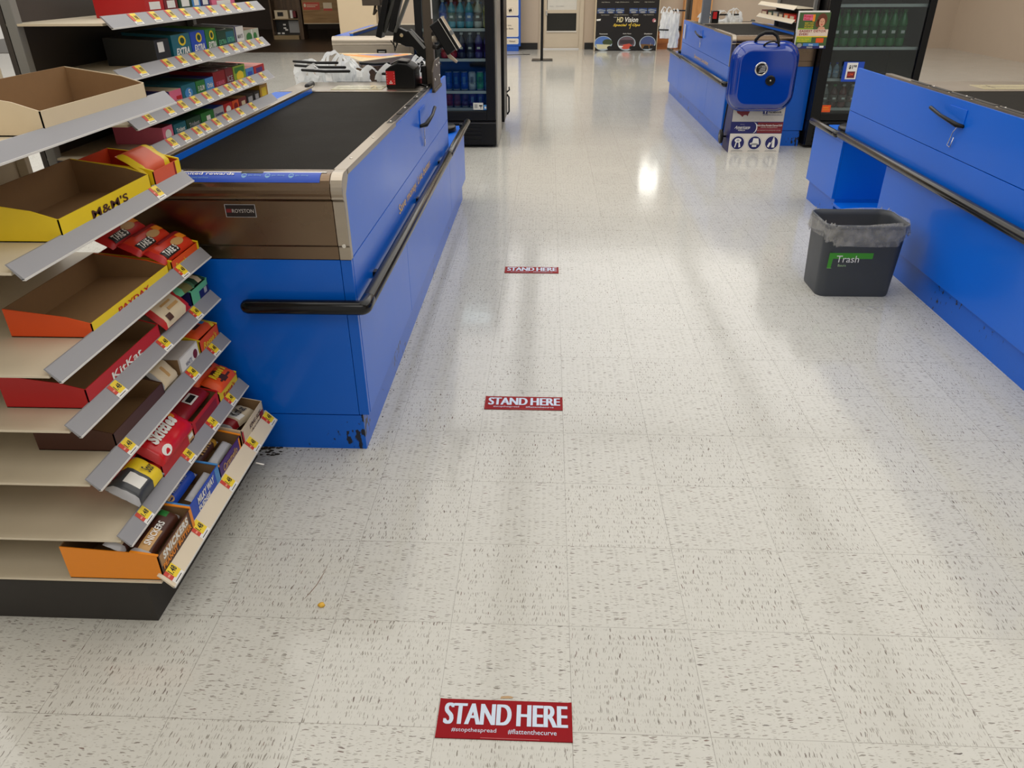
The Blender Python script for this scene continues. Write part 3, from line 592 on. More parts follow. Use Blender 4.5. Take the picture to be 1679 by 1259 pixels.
def pack(name, label, O, u, v, Lh, W, T, base, panels=(), art=None, crimp=SILV, cat='candy pack', group=None, nx=14, ny=8):
    """pillow wrapper lying in the plane (u, v); panels = [(x0,x1,y0,y1,mat)] in 0..1"""
    pl = Plane(O, u, v)
    def hf(a, b):
        ca = max(0.0, 1-abs(2*a-1)**5); cb = max(0.0, 1-abs(2*b-1)**4); return T*(ca*cb)**.5
    def mf(a, b):
        if a < .05 or a > .95: return crimp
        for (p, q, r_, s_, mt) in panels:
            if p <= a <= q and r_ <= b <= s_: return mt
        return base
    mb = MB(); rr = random.Random(hash(label) % 999 if False else len(label)*7)
    wob = [[rr.uniform(-1, 1) for _ in range(nx+1)] for _ in range(ny+1)]
    def fn(a, b):
        h = hf(a, b); q = wob[int(round(b*ny))][int(round(a*nx))]*T*.05
        return pl.pt((a-.5)*Lh, (b-.5)*W, h+q)
    mb.grid(fn, nx, ny, True, mf)
    mb.grid(lambda a, b: pl.pt((a-.5)*Lh, (.5-b)*W, -0.15*hf(a, 1-b)), nx, ny, True, lambda a, b: base)
    if art: art(mb, Plane(O, u, v, hf=lambda x, y: hf(x/Lh+.5, y/W+.5)+T*.07), Lh, W)
    return tag(mb.build(name, None), label, cat, group)

def txt(s, mat, fx0, fy0, fh, fw=None, bold=.02, shear=0.0, back=None):
    """art function writing s centred at the fractions given"""
    def f(mb, pl, L_, W_):
        w_ = (fw*L_) if fw else None
        if back: pl.rect(mb, back, (fx0-(fw or .6)/2-.03)*L_ if not pl.hf else (fx0-.5-(fw or .6)/2-.03)*L_, (fy0-.04)*W_ if not pl.hf else (fy0-.5-.04)*W_, (fx0+(fw or .6)/2+.03)*L_ if not pl.hf else (fx0-.5+(fw or .6)/2+.03)*L_, (fy0+fh+.04)*W_ if not pl.hf else (fy0-.5+fh+.04)*W_, .0005)
        ox, oy = (0, 0) if not pl.hf else (.5, .5)
        pl.text(mb, mat, s, (fx0-ox)*L_, (fy0-oy)*W_, fh*W_, w_, .0010, bold=bold, shear=shear, align='C')
    return f
def arts(*fs):
    def f(mb, pl, L_, W_):
        for q in fs: q(mb, pl, L_, W_)
    return f
def patch(mat, x0, y0, x1, y1, off=.0004):
    def f(mb, pl, L_, W_):
        o_ = .5 if pl.hf else 0
        pl.rect(mb, mat, (x0-o_)*L_, (y0-o_)*W_, (x1-o_)*L_, (y1-o_)*W_, off)
    return f
def blob(mat, cx, cy, rx, ry, off=.0006):
    def f(mb, pl, L_, W_):
        o_ = .5 if pl.hf else 0
        pl.disc(mb, mat, (cx-o_)*L_, (cy-o_)*W_, rx*L_, ry*W_, off, n=14)
    return f
Y_ = (0, 1, 0)
def tilt(a): return (-math.cos(a), 0, math.sin(a))      # up direction of a pack leaning back by angle a from lying flat

# bottom shelf
zb = .154
tray('candy_box', 'open cream carton at the far end of the bottom candy shelf', .848, 1.035, -.408, zb, .070, .10, .24, CREAM, CREAM, KRAFT,
     arts(txt('KING SIZE', BRN, .6, .55, .2, .55, shear=.3), patch(DRED, .80, .3, .97, .62), txt('chocolate', BRN, .62, .28, .15, .5), patch(RED, .0, .0, .06, .9)))
pack('candy_pack', 'white paper-backed candy pack leaning inside the open cream carton', (-.55, .90, .20), Y_, tilt(.7), .11, .13, .014, P('pale_wrapper', (196, 188, 176)), [(.3, .6, .3, .7, WHITE)])
pack('candy_pack', 'red and white lettered candy pack lying in the open cream carton', (-.475, .955, .200), (.3, 1, 0), tilt(.35), .13, .07, .024, P('ivory_wrapper', (206, 190, 160)), [(.0, .25, 0, 1, DRED), (.35, .55, .1, .9, WHITE)], txt('KitKat', INK, .6, .3, .4, .4))
pack('candy_pack', 'tan candy pack tucked behind the red and white one in the cream carton', (-.55, .985, .20), (.2, 1, 0), tilt(.6), .10, .06, .02, TAN, [(.4, .6, 0, 1, BRN)])
tray('candy_box', 'purple and orange caramel carton on the bottom candy shelf', .668, .842, -.410, zb, .060, .095, .24, PURP, PURP, KRAFT,
     arts(patch(AMBER, 0, 0, 1, .38), txt('Caramello', TAN, .45, .45, .38, .62, shear=.25), patch(AMBER, .86, .16, 1, 1), patch(RED, .92, .3, .99, 1)), topmat=AMBER)
pack('candy_pack', 'dark brown pack lettered Rolo inside the purple carton', (-.495, .745, .215), Y_, tilt(.5), .14, .05, .018, BRN, [(.8, .95, 0, 1, GOLDB)], txt('Rolo', TAN, .5, .2, .6, .5, bold=.04))
pack('candy_pack', 'silver backed pack next to the brown one inside the purple carton', (-.445, .755, .200), Y_, tilt(.4), .12, .032, .014, SILV)
pack('candy_pack', 'gold foil pack at the back of the purple carton', (-.55, .76, .215), Y_, tilt(.5), .08, .05, .016, GOLDB)
tray('candy_box', 'royal blue carton lettered MILKY WAY FUDGE on the bottom candy shelf', .466, .662, -.408, zb, .074, .10, .24, ROYAL, ROYAL, KRAFT,
     arts(txt('MILKY WAY', WHITE, .52, .60, .30, .56, bold=.05, shear=.15), txt('FUDGE', WHITE, .42, .34, .20, .38, bold=.05), patch(SKY, .86, .1, .99, 1)), topmat=SKY)
mw = arts(blob(TAN, .16, .35, .07, .22), txt('MILKY WAY', SILV, .52, .3, .42, .5, bold=.05), blob(NAVY, .16, .5, .09, .3, .0002))
pack('candy_pack', 'blue chocolate pack lettered MILKY WAY, upper of the packs in the blue carton', (-.490, .555, .222), Y_, tilt(.5), .17, .060, .018, ROYAL, [(.06, .94, .8, 1, LBLUE)], mw)
pack('candy_pack', 'silver backed bar in the blue fudge carton nearest to its front', (-.436, .585, .205), Y_, tilt(.4), .13, .026, .012, SILV)
pack('candy_pack', 'dark blue pack at the near end of the blue fudge carton', (-.545, .53, .25), Y_, tilt(.5), .13, .05, .016, NAVY, [], txt('FUDGE', WHITE, .5, .3, .4, .7))
tray('candy_box', 'orange and brown peanut butter carton at the near end of the bottom candy shelf', .272, .462, -.402, zb, .076, .10, .24, BRN, AMBER, KRAFT,
     arts(patch(P('peanut_print', (176, 132, 84)), .03, .5, .86, .95), txt('SNICKERS', WHITE, .48, .62, .30, .74, bold=.05, shear=.1), txt('PEANUT BUTTER', AMBER, .48, .33, .20, .84, bold=.05), patch(AMBER, .93, 0, 1, 1)), topmat=AMBER)
pack('candy_pack', 'brown wrapper with green corner lying in the peanut butter carton', (-.452, .365, .222), Y_, tilt(.45), .17, .055, .018, BRN, [(.1, .5, .2, .8, TAN), (.8, .95, .5, 1, GREEN)], txt('SNICKERS', WHITE, .4, .35, .3, .5))
pack('candy_pack', 'second brown wrapper behind the one with the green corner', (-.51, .36, .248), Y_, tilt(.5), .17, .055, .018, BRN, [(.1, .5, .2, .8, CREAM)])

# second shelf
z2 = .285
tray('candy_box', 'open brown cardboard tray with yellow edge on the second candy shelf', .892, 1.04, -.476, z2, .045, .085, .24, YEL, YEL, KRAFT, arts(txt("Reese's", RED, .5, .3, .4, .6)), topmat=YEL)
re_ = arts(txt("Reese's", YEL, .5, .45, .4, .6, bold=.05, shear=.15), patch(BRN, .25, .2, .75, .3))
pack('candy_pack', 'big orange red pack lettered in yellow lying across the open tray on the second shelf', (-.560, .955, .368), (.12, 1, 0), tilt(.4), .15, .075, .02, ORANGE, [(.06, .7, .3, .9, DRED)], re_, crimp=ORANGE)
pack('candy_pack', 'orange pack with brown cup picture at the front edge of the second shelf', (-.503, .965, .345), Y_, tilt(.45), .13, .07, .018, ORANGE, [(.35, .6, .1, .9, BRN)], re_, crimp=ORANGE)
pack('candy_pack', 'red pack with white bar code at the back of the second candy shelf', (-.60, .80, .372), Y_, tilt(.3), .19, .08, .018, RED, [], arts(patch(WHITE, .62, .2, .92, .7), patch(INK, .66, .3, .88, .6, .0008)), crimp=RED)
pack('candy_pack', 'dark red pack with bar code in the middle of the second candy shelf', (-.53, .79, .352), Y_, tilt(.35), .19, .07, .018, DRED, [], arts(patch(WHITE, .4, .2, .68, .62), patch(INK, .43, .28, .65, .52, .0008), txt('KING', PINK, .3, .75, .14, .4)), crimp=DRED)
tray('candy_box', 'red candy carton behind the price 1.14 on the second shelf', .70, .888, -.476, z2, .058, .085, .24, RED, RED, KRAFT, arts(patch(DRED, .1, .2, .9, .8)), topmat=RED)
sk = arts(txt('Skittles', WHITE, .46, .38, .34, .62, bold=.06, shear=.1), blob(AMBER, .8, .6, .05, .09), blob(WHITE, .2, .15, .1, .12))
pack('candy_bag', 'shiny red bag lettered Skittles in white leaning on the second shelf', (-.515, .60, .365), Y_, tilt(.62), .20, .11, .028, P('bright_red_print', (206, 16, 28), rough=.25), [], sk, crimp=RED, nx=18, ny=12, cat='candy bag')
pack('candy_bag', 'second red Skittles bag behind the first on the second shelf', (-.58, .56, .40), Y_, tilt(.62), .20, .11, .028, P('bright_red_print', (206, 16, 28), rough=.25), [], sk, crimp=RED, nx=18, ny=12, cat='candy bag')
tray('candy_box', 'low red carton holding the Skittles bags on the second shelf', .50, .695, -.474, z2, .05, .085, .24, RED, RED, P('red_inside', (120, 16, 24)), arts(patch(TAN, .82, .1, .98, .95), patch(WHITE, .84, .55, .96, .8, .0008), patch(BRN, .84, .25, .96, .4, .0008)), topmat=RED)
pack('candy_bag', 'black and yellow candy bag at the near end of the second shelf', (-.50, .42, .345), Y_, tilt(.6), .14, .09, .025, M('grey_black_wrap', (60, 62, 66), rough=.3), [(.55, .95, 0, 1, YEL), (.2, .5, .3, .7, WHITE)], txt('Sour', INK, .75, .3, .3, .2), cat='candy bag')

# third shelf
z3 = .451
tray('candy_box', 'orange carton with yellow end on the third candy shelf', .905, 1.042, -.506, z3, .052, .085, .22, ORANGE, YEL, P('orange_inside', (190, 60, 24)), arts(txt("Reese's", YEL, .5, .35, .4, .7, shear=.2)), topmat=YEL)
pack('candy_pack', 'orange and red pack lying in the carton on the third shelf', (-.556, .974, .515), (.04, 1, 0), tilt(.2), .128, .092, .014, ORANGE, [(.3, .55, .2, .8, BRN), (.62, .8, .3, .7, SKY), (.8, .95, 0, 1, YEL)], txt("Reese's", YEL, .4, .4, .25, .5), crimp=ORANGE)
pack('candy_pack', 'dark red pack at the back of the carton on the third shelf', (-.63, .97, .535), Y_, tilt(.3), .14, .06, .016, DRED, [(.7, .95, 0, 1, RED)], None, crimp=RED)
mb = MB(); G_ = P('speckled_white_box', (206, 200, 196))
mb.m(G_).box(-.575, -.508, .775, .895, z3, z3+.062).m(KRAFT).box(-.57, -.513, .7735, .775, z3+.004, z3+.058)
pl = Plane((-.508, .775, z3), (0, 1, 0), (0, 0, 1)); pl.rect(mb, WHITE, .002, .002, .118, .058).disc(mb, MAROON, .095, .032, .014, .014, .0008).text(mb, NAVY, 'WHITE', .05, .02, .014, .04, .001, align='C')
pl = Plane((-.575, .775, z3+.062), (0, 1, 0), (1, 0, 0)); pl.rect(mb, BRN, .03, .03, .08, .042)
tag(mb.build('candy_box', None), 'speckled white candy carton with brown end on the third shelf', 'candy box')
mb = MB(); mb.m(G_).box(-.66, -.585, .74, .89, z3, z3+.064); pl = Plane((-.66, .74, z3+.064), (0, 1, 0), (1, 0, 0)); pl.rect(mb, BRN, .02, .03, .06, .042)
tag(mb.build('candy_box', None), 'speckled white carton standing behind the white one on the third shelf', 'candy box')
pack('candy_pack', 'cream candy pack in front of the speckled white carton on the third shelf', (-.535, .715, .495), Y_, tilt(.9), .09, .07, .016, CREAM, [(.4, .6, .2, .8, TAN)])
tray('candy_box', 'brown open tray at the near end of the third shelf', .40, .66, -.506, z3, .05, .08, .2, BRN, BRN, KRAFT)

# fourth shelf
z4 = .597
tray('candy_box', 'mint green carton with dark end at the far end of the fourth shelf', .925, 1.042, -.508, z4, .058, .088, .2, MINT, NAVY, P('mint_inside', (60, 120, 96)), arts(patch(NAVY, .45, 0, 1, .7), patch(SILV, .72, .4, .88, .7, .001)), topmat=MINT)
pack('candy_pack', 'dark green mint chocolate pack lying in the mint green carton', (-.560, .984, .668), (.04, 1, 0), tilt(.16), .108, .098, .012, DGRN, [(.0, .35, 0, 1, M('mint_dark', (70, 120, 90), rough=.3)), (.55, .8, .05, .4, CREAM)], arts(txt('DUOS', WHITE, .55, .72, .12, .3)), crimp=DGRN)
pack('candy_pack', 'mint green pack with a red oval reading KitKat on the fourth shelf', (-.555, .905, .672), (.1, 1, 0), tilt(.3), .11, .085, .014, MINT, [(.5, .9, 0, .6, P('olive_print', (120, 120, 70)))], arts(blob(DRED, .42, .62, .3, .2, .0006), txt('KitKat', WHITE, .42, .52, .2, .45, bold=.04)), crimp=MINT)
pack('candy_bag', 'red pack with pale wafer sticks pictured on the fourth shelf', (-.53, .81, .655), Y_, tilt(.75), .16, .09, .02, RED, [(.1, .75, 0, .75, CREAM)], arts(txt('KitKat', WHITE, .6, .76, .16, .4), patch(BRN, .15, .1, .3, .3), patch(TAN, .35, .35, .7, .45), patch(TAN, .25, .55, .6, .62)), crimp=RED, cat='candy bag')
tray('candy_box', 'red carton at the near end of the fourth shelf', .36, .72, -.51, z4, .05, .085, .2, RED, RED, KRAFT, txt('KitKat', WHITE, .5, .3, .4, .4))

# fifth shelf
z5 = .735
tray('candy_box', 'orange carton with yellow corner at the far end of the fifth shelf', .862, 1.042, -.510, z5, .036, .062, .2, ORANGE, YEL, P('orange_inside', (190, 60, 24)), arts(txt("Reese's", YEL, .3, .25, .45, .36, shear=.2), patch(YEL, .93, 0, 1, 1)), topmat=YEL)
t5 = arts(txt('TAKE 5', WHITE, .30, .10, .30, .34, bold=.02, back=INK), blob(TAN, .62, .42, .16, .2), patch(AMBER, .74, .4, .94, .72), patch(DRED, .3, .75, .95, .95))
pack('candy_pack', 'orange red TAKE 5 pack nearest to the front lip on the fifth shelf', (-.548, .945, .785), Y_, tilt(.5), .20, .066, .016, P('orange_red_print', (212, 52, 24), rough=.3), [], t5, crimp=RED)
pack('candy_pack', 'orange red TAKE 5 pack behind the front one on the fifth shelf', (-.605, .93, .812), Y_, tilt(.5), .20, .066, .016, P('orange_red_print', (212, 52, 24), rough=.3), [], t5, crimp=RED)
pack('candy_pack', 'hindmost red TAKE 5 pack on the fifth shelf with white crest', (-.662, .91, .84), Y_, tilt(.5), .20, .066, .016, RED, [(.8, .94, .5, .8, PINK)], t5, crimp=RED)
tray('candy_box', 'yellow carton near the middle of the fifth shelf', .45, .84, -.51, z5, .036, .07, .2, YEL, ORANGE, KRAFT, txt('PAYDAY', RED, .5, .3, .4, .4))

# sixth and seventh shelves
z6 = .965
tray('candy_box', 'yellow carton with striped end on the sixth shelf above the belt edge', .885, 1.042, -.512, z6, .05, .08, .2, P('salmon_print', (226, 96, 60)), YEL, P('orange_inside', (190, 60, 24)), arts(patch(YEL, .82, 0, 1, 1), patch(BRN, .86, .1, .96, .3, .0008), patch(DRED, .76, 0, .8, 1, .0008)), topmat=YEL)
pack('candy_bag', 'salmon red candy bag in the yellow carton on the sixth shelf', (-.565, .955, 1.03), Y_, tilt(.6), .15, .09, .02, P('salmon_print', (226, 96, 60)), [(.7, .95, 0, 1, YEL)], None, crimp=YEL, cat='candy bag')
tray('candy_box', 'plain yellow carton at the near end of the sixth shelf', .45, .86, -.512, z6, .05, .09, .2, YEL, YEL, KRAFT, txt("M&M'S", BRN, .5, .3, .4, .4))
tray('candy_box', 'pale carton on the topmost candy shelf', .5, .95, -.514, 1.178, .05, .09, .2, CREAM, CREAM, KRAFT)

# ---- gum rack over the belt
def gum_rack(xl, ya, yb, lips, m, label, lipmat, tags, tagtxt='1.98', dp=.30):
    # m=-1: lips face +x ; m=+1 mirrored
    t = thing('gum_rack', label, 'gum rack', (xl+m*.18, (ya+yb)/2, lips[0]))
    for i, z0 in enumerate(lips):
        x0 = xl
        mb = MB(); mb.box(x0+m*.03, x0+m*dp, ya+.003, yb-.003, z0+.006, z0+.012); mb.build('shelf', RACKB, t)
        w_, h_ = .028, .030
        mb = MB(); mb.m(lipmat).add([(x0, ya, z0), (x0, yb, z0), (x0+m*w_, yb, z0+h_), (x0+m*w_, ya, z0+h_), (x0+m*.006, ya, z0-.002), (x0+m*.006, yb, z0-.002), (x0+m*(w_+.004), yb, z0+h_), (x0+m*(w_+.004), ya, z0+h_)],
            [(0, 1, 2, 3), (4, 7, 6, 5), (0, 3, 7, 4), (1, 5, 6, 2), (3, 2, 6, 7)])
        mb.m(LIPW).box(x0-m*.001, x0+m*.006, ya, yb, z0-.003, z0+.001); mb.build('shelf_lip', None, t)
        for y_ in tags[i] if i < len(tags) else ():
            pl = Plane((x0, y_, z0), (0, 1, 0), (m*w_, 0, h_)); mb = MB(); L_ = .041; tw = .046
            sg = 1 if m < 0 else -1
            pl.rect(mb, TAGW, -tw/2, .002, tw/2, .013, sg*.0006); pl.rect(mb, TAGR, -tw/2, .013, -tw*.2, L_*.97, sg*.0007); pl.rect(mb, TAGY, -tw*.2, .010, tw/2, L_*.97, sg*.0008)
            if m < 0: pl.text(mb, INK, tagtxt, -tw*.16, L_*.42, L_*.36, tw*.58, .0012, bold=.02)
            pl.rect(mb, GREYPR, -tw*.4, .005, tw*.35, .008, sg*.001)
            mb.build('price_tag', None, t)
    zt = lips[-1]+.35
    mb = MB(); mb.box(xl+m*dp, xl+m*(dp+.015), ya, yb, .96, zt); mb.build('back_panel', M('dark_rack_back', (60, 54, 50), rough=.6), t)
    for yy in (ya+.0, yb-.10): mb = MB(); mb.box(xl+m*(dp-.03), xl+m*(dp-.002), yy, yy+.03, .96, zt); mb.build('upright', GREYP, t, bevel=.002)
    return t
GL = [.985, 1.08, 1.21, 1.345]
gum_rack(-.652, 1.12, 2.345, GL, -1, 'grey shelf rack of chewing gum along the far side of the left conveyor belt', LIPG,
         [(1.20, 1.335, 1.43, 1.53, 1.60, 1.70, 1.80, 1.93, 2.07), (1.22, 1.36, 1.46, 1.56, 1.66, 1.76, 1.86, 1.94, 2.01, 2.10, 2.24), (1.24, 1.418, 1.523, 1.625, 1.746, 1.879, 1.98, 2.073, 2.161, 2.267), (1.28, 1.40, 1.511, 1.614, 1.729, 1.836, 1.965, 2.078, 2.22)])
def gum_box(label, y0, y1, z, h, face, top, art=None, depth=.16, xf=-.688, lipcurve=None, group=None, side=None, cat='gum box'):
    mb = MB(); xb = xf-depth; hb = h*1.12; side = side or face
    mb.m(face).add([(xf, y0, z), (xf, y1, z), (xf, y1, z+h), (xf, y0, z+h)], [(0, 1, 2, 3)])
    mb.m(top).add([(xf, y0, z+h), (xf, y1, z+h), (xb, y1, z+hb), (xb, y0, z+hb)], [(0, 1, 2, 3)])
    mb.m(side).add([(xf, y0, z), (xf, y0, z+h), (xb, y0, z+hb), (xb, y0, z)], [(0, 1, 2, 3)]).add([(xf, y1, z), (xb, y1, z), (xb, y1, z+hb), (xf, y1, z+h)], [(0, 1, 2, 3)])
    mb.m(side).add([(xb, y0, z), (xb, y0, z+hb), (xb, y1, z+hb), (xb, y1, z)], [(0, 1, 2, 3)]).add([(xf, y0, z), (xb, y0, z), (xb, y1, z), (xf, y1, z)], [(0, 1, 2, 3)])
    if art: art(mb, Plane((xf, y0, z), (0, 1, 0), (0, 0, 1)), y1-y0, h)
    if lipcurve:   # open scooped top with white rim
        w_ = y1-y0; cx = (y0+y1)/2
        for (mt, rx, ry, o_) in ((WHITE, w_*.46, depth*.34, .0012), (INK, w_*.40, depth*.31, .002)):
            mb.m(mt).add([(xf-.004-depth*.34+ry*math.sin(2*PI*k/20)-0, cx+rx*math.cos(2*PI*k/20), z+h+o_+(hb-h)*(.004+depth*.34-ry*math.sin(2*PI*k/20))/depth) for k in range(20)], [tuple(range(20))])
    return tag(mb.build('gum_box', None), label, cat, group)
ex = lambda c: arts(txt('EXTRA', WHITE, .5, .22, .26, .72, bold=.05, shear=.3), blob(YEL, .55, .74, .2, .2), blob(DGRN, .55, .74, .12, .12, .0009))
za, zb_, zc, zd = [z+.0125 for z in GL]
# third shelf up (z 1.21): the row of EXTRA packs
gum_box('black gum box at the near end of the shelf of Extra gum', 1.40, 1.50, zc, .072, P('black_print', (30, 32, 34)), P('black_print', (30, 32, 34)), patch(WHITE, .2, .5, .6, .9))
gum_box('teal gum box lettered EXTRA nearest to the viewer on the gum rack', 1.52, 1.66, zc, .078, TEAL, DGRN, ex(0))
gum_box('blue gum box lettered EXTRA between the teal and green ones', 1.665, 1.785, zc, .078, ROYAL, SKY, ex(0))
gum_box('bright green gum box lettered EXTRA', 1.79, 1.885, zc, .078, GREEN, P('leaf_print', (96, 170, 50)), ex(0))
gum_box('dark green twin gum box with scooped white rim', 1.89, 2.06, zc, .066, DGRN, DGRN, arts(txt('EXTRA', MINT, .27, .3, .25, .4), txt('EXTRA', MINT, .75, .35, .25, .38), patch(TEAL, .5, .3, .95, .9, .0002)), lipcurve=True)
gum_box('navy edged white gum box beside the scooped green one', 2.065, 2.16, zc, .07, WHITE, NAVY, arts(patch(NAVY, 0, 0, .14, 1), txt('MINTS', GREYPR, .55, .4, .2, .6)))
gum_box('pale box with green leaf at the far end of the Extra shelf', 2.165, 2.33, zc, .052, P('pale_green_print', (190, 196, 176)), KRAFT, arts(blob(GREEN, .3, .45, .2, .35), blob(GREEN, .72, .45, .12, .3), patch(WHITE, .48, 0, .54, 1)))
# second shelf up (z 1.08)
gum_box('blue gum box at the near end below the Extra shelf', 1.34, 1.425, zb_, .05, NAVY, NAVY)
gum_box('pink and cream slanted gum box below the Extra shelf', 1.43, 1.515, zb_, .05, PINK, CREAM, arts(patch(RED, .5, .1, .95, .6), txt('Eclipse', WHITE, .7, .2, .2, .4)))
gum_box('teal gum box with round mark below the blue Extra box', 1.52, 1.63, zb_, .055, TEAL, TEAL, arts(blob(SKY, .45, .5, .28, .3), txt('5', WHITE, .5, .3, .4, .15)))
gum_box('green gum box between the teal and the sky blue ones', 1.635, 1.71, zb_, .055, GREEN, DGRN, arts(txt('5 GUM', WHITE, .5, .4, .3, .7)))
gum_box('sky blue gum box beside the dark red row', 1.715, 1.785, zb_, .055, SKY, NAVY, arts(txt('Orbit', WHITE, .5, .4, .3, .7)))
gum_box('dark red gum box with scooped white rim, nearer of two', 1.79, 1.90, zb_, .066, DRED, MAROON, arts(txt('ICE BREAKERS', PINK, .5, .3, .2, .7)), lipcurve=True)
gum_box('dark red gum box with scooped white rim, farther of two', 1.905, 1.98, zb_, .066, MAROON, MAROON, arts(txt('ICE', SILV, .5, .3, .3, .7)), lipcurve=True)
gum_box('lime yellow gum box with scooped white rim', 1.985, 2.11, zb_, .066, LIME, DGRN, arts(blob(YEL, .5, .4, .3, .3), patch(GREEN, .1, .6, .9, .9)), lipcurve=True)
gum_box('sky blue gum box with orange top near the far end of the rack', 2.115, 2.20, zb_, .045, SKY, ORANGE, patch(ROYAL, .2, .2, .8, .7))
gum_box('red and purple gum box at the far end below the pale leaf box', 2.205, 2.33, zb_, .045, RED, ORANGE, arts(patch(PURP, .2, .4, .8, .8), patch(PINK, .1, .1, .5, .3)))
# lowest shelf (z .985)
gum_box('pink oval tin-like gum box at the near end of the lowest gum shelf', 1.33, 1.40, za, .05, PINK, MAROON, blob(WHITE, .5, .5, .3, .3))
gum_box('teal gum box, first of three on the lowest gum shelf', 1.41, 1.50, za, .045, TEAL, TEAL, txt('Trident', WHITE, .5, .4, .3, .7))
gum_box('deep green gum box with silver emblem on the lowest gum shelf', 1.505, 1.62, za, .045, DGRN, DGRN, txt('Trident', SILV, .5, .4, .3, .7))
gum_box('bright green gum box with square seal on the lowest gum shelf', 1.625, 1.735, za, .045, GREEN, GREEN, patch(WHITE, .4, .3, .7, .7))
gum_box('blue and silver gum box on the lowest gum shelf', 1.74, 1.83, za, .045, SILV, ROYAL, txt('Dentyne', NAVY, .5, .3, .3, .8))
gum_box('red mint box on the lowest gum shelf', 1.835, 1.915, za, .045, RED, RED, blob(WHITE, .5, .5, .3, .3))
gum_box('orange red mint box next to the red one on the lowest gum shelf', 1.92, 1.985, za, .045, ORANGE, MAROON, blob(DRED, .5, .5, .3, .3))
gum_box('tan topped mint box on the lowest gum shelf', 1.99, 2.07, za, .045, MAROON, TAN, patch(CREAM, .3, .2, .8, .7))
gum_box('black mint box with silver window, nearer of two', 2.075, 2.155, za, .045, INK, P('dim_grey_print', (90, 84, 80)), patch(SILV, .2, .2, .8, .8))
gum_box('black mint box with silver window, farther of two', 2.16, 2.225, za, .045, INK, P('dim_grey_print', (90, 84, 80)), patch(SILV, .2, .2, .8, .8))
gum_box('tall gold box at the far end of the lowest gum shelf', 2.235, 2.33, za, .062, GOLDB, GOLDB, patch(YEL, .2, .2, .8, .8))
# top shelf (z 1.345)
for (a, b, c_, h_, lab) in ((1.40, 1.52, RED, .07, 'red patterned gum box at the near end of the top gum shelf'), (1.525, 1.62, MAROON, .07, 'maroon gum box second on the top gum shelf'), (1.63, 1.73, DGRN, .07, 'green and white gum box on the top gum shelf'),
                           (1.735, 1.80, SKY, .07, 'sky blue gum box on the top gum shelf'), (1.805, 1.88, NAVY, .07, 'blue and white gum box on the top gum shelf'), (1.90, 2.12, PINK, .05, 'long pink gum box on the top gum shelf')):
    gum_box(lab, a, b, zd, h_, c_, c_, patch(WHITE, .2, .3, .8, .6))

# gum and magazine rack of the right-hand lane
gum_rack(2.72, 6.45, 7.75, [1.05, 1.16], 1, 'cream lipped shelf rack along the belt of the counter behind the grill', LIPC, [(), ()], dp=.205)
for k, (a, b, c_, lab) in enumerate(((6.50, 6.68, RED, 'red candy box nearest on the cream lipped rack'), (6.70, 6.86, ORANGE, 'orange candy box on the cream lipped rack'), (6.88, 7.05, BRN, 'brown candy box on the cream lipped rack'),
        (7.07, 7.25, GREYPR, 'grey candy box on the cream lipped rack'), (7.27, 7.45, DGRN, 'dark green candy box on the cream lipped rack'), (7.47, 7.7, MAROON, 'maroon candy box farthest on the cream lipped rack'))):
    mb = MB(); mb.m(c_).box(2.755, 2.892, a, b, 1.0625, 1.115); pl = Plane((2.755, b, 1.0625), (0, -1, 0), (0, 0, 1)); pl.rect(mb, CREAM, .03, .01, b-a-.03, .04); tag(mb.build('candy_box', None), lab, 'candy box')

# ============================================================ PLASTIC BAGS
BAGM = film_material('white_bag_film', (246, 248, 248), opac=.97, rough=.3, bump=.5, bs=14)
def bag(label, x, y, zt, w, d, h, rot, seed, group='white carrier bags on the bagging rack'):
    """empty carrier bag hanging open: crumpled pouch with two looped handles"""
    rr = random.Random(seed); ph = [rr.uniform(0, 6.28) for _ in range(10)]; cs, sn = math.cos(rot), math.sin(rot)
    hh = .062; zr = zt-hh
    def pos(X_, Y2, z): return (x+X_*cs-Y2*sn, y+X_*sn+Y2*cs, z)
    def fn(a, b):
        an = 2*PI*a; px, py = math.cos(an), math.sin(an)
        px = math.copysign(abs(px)**.6, px)*w/2; py = math.copysign(abs(py)**.6, py)*d/2
        wr = .011*math.sin(5*an+6*b+ph[1])+.008*math.sin(9*an-8*b+ph[2])+.006*math.sin(14*b+3*an+ph[3])+.004*math.sin(21*an+10*b+ph[4])
        q = (1-.10*b)*(1+wr/max(.05, math.hypot(px, py)))
        scal = b**5*(.022*math.cos(2*an)+.010*math.sin(6*an+ph[5])+.006*math.sin(13*an+ph[6]))
        return pos(px*q, py*q, zr-h+h*b+scal)
    mb = MB(); mb.grid(fn, 56, 18, True, None, wrap=True)
    for sy in (-1, 1):          # looped handles, one on each long side
        k0 = rr.uniform(-.15, .15); lean = rr.uniform(-.03, .03)
        def hn(a, b, sy=sy, k0=k0, lean=lean):
            t_ = PI*a; X_ = -math.cos(t_)*w*.36*(1-.25*math.sin(t_))+k0*w+lean*math.sin(t_); Z = zr-.006+(hh+.006)*math.sin(t_)**.7
            wd = .020*(1-.35*math.sin(t_)); n_ = .004*math.sin(9*a+ph[7])+.003*math.sin(17*a+ph[8])
            return pos(X_+(b-.5)*wd*1.6*(1-abs(math.sin(t_))*.2)+n_, sy*d*.42*(1-.5*math.sin(t_))+(b-.5)*.012+n_, Z-(b-.5)*wd*1.2*math.sin(t_)+n_)
        mb.grid(hn, 20, 4, True)
    return tag(mb.build('carrier_bag', BAGM), label, 'plastic bag', group)
t = thing('bagging_rack', 'black wire bagging rack holding open white bags behind the left conveyor', 'bag rack', (-.55, 3.45, 0))
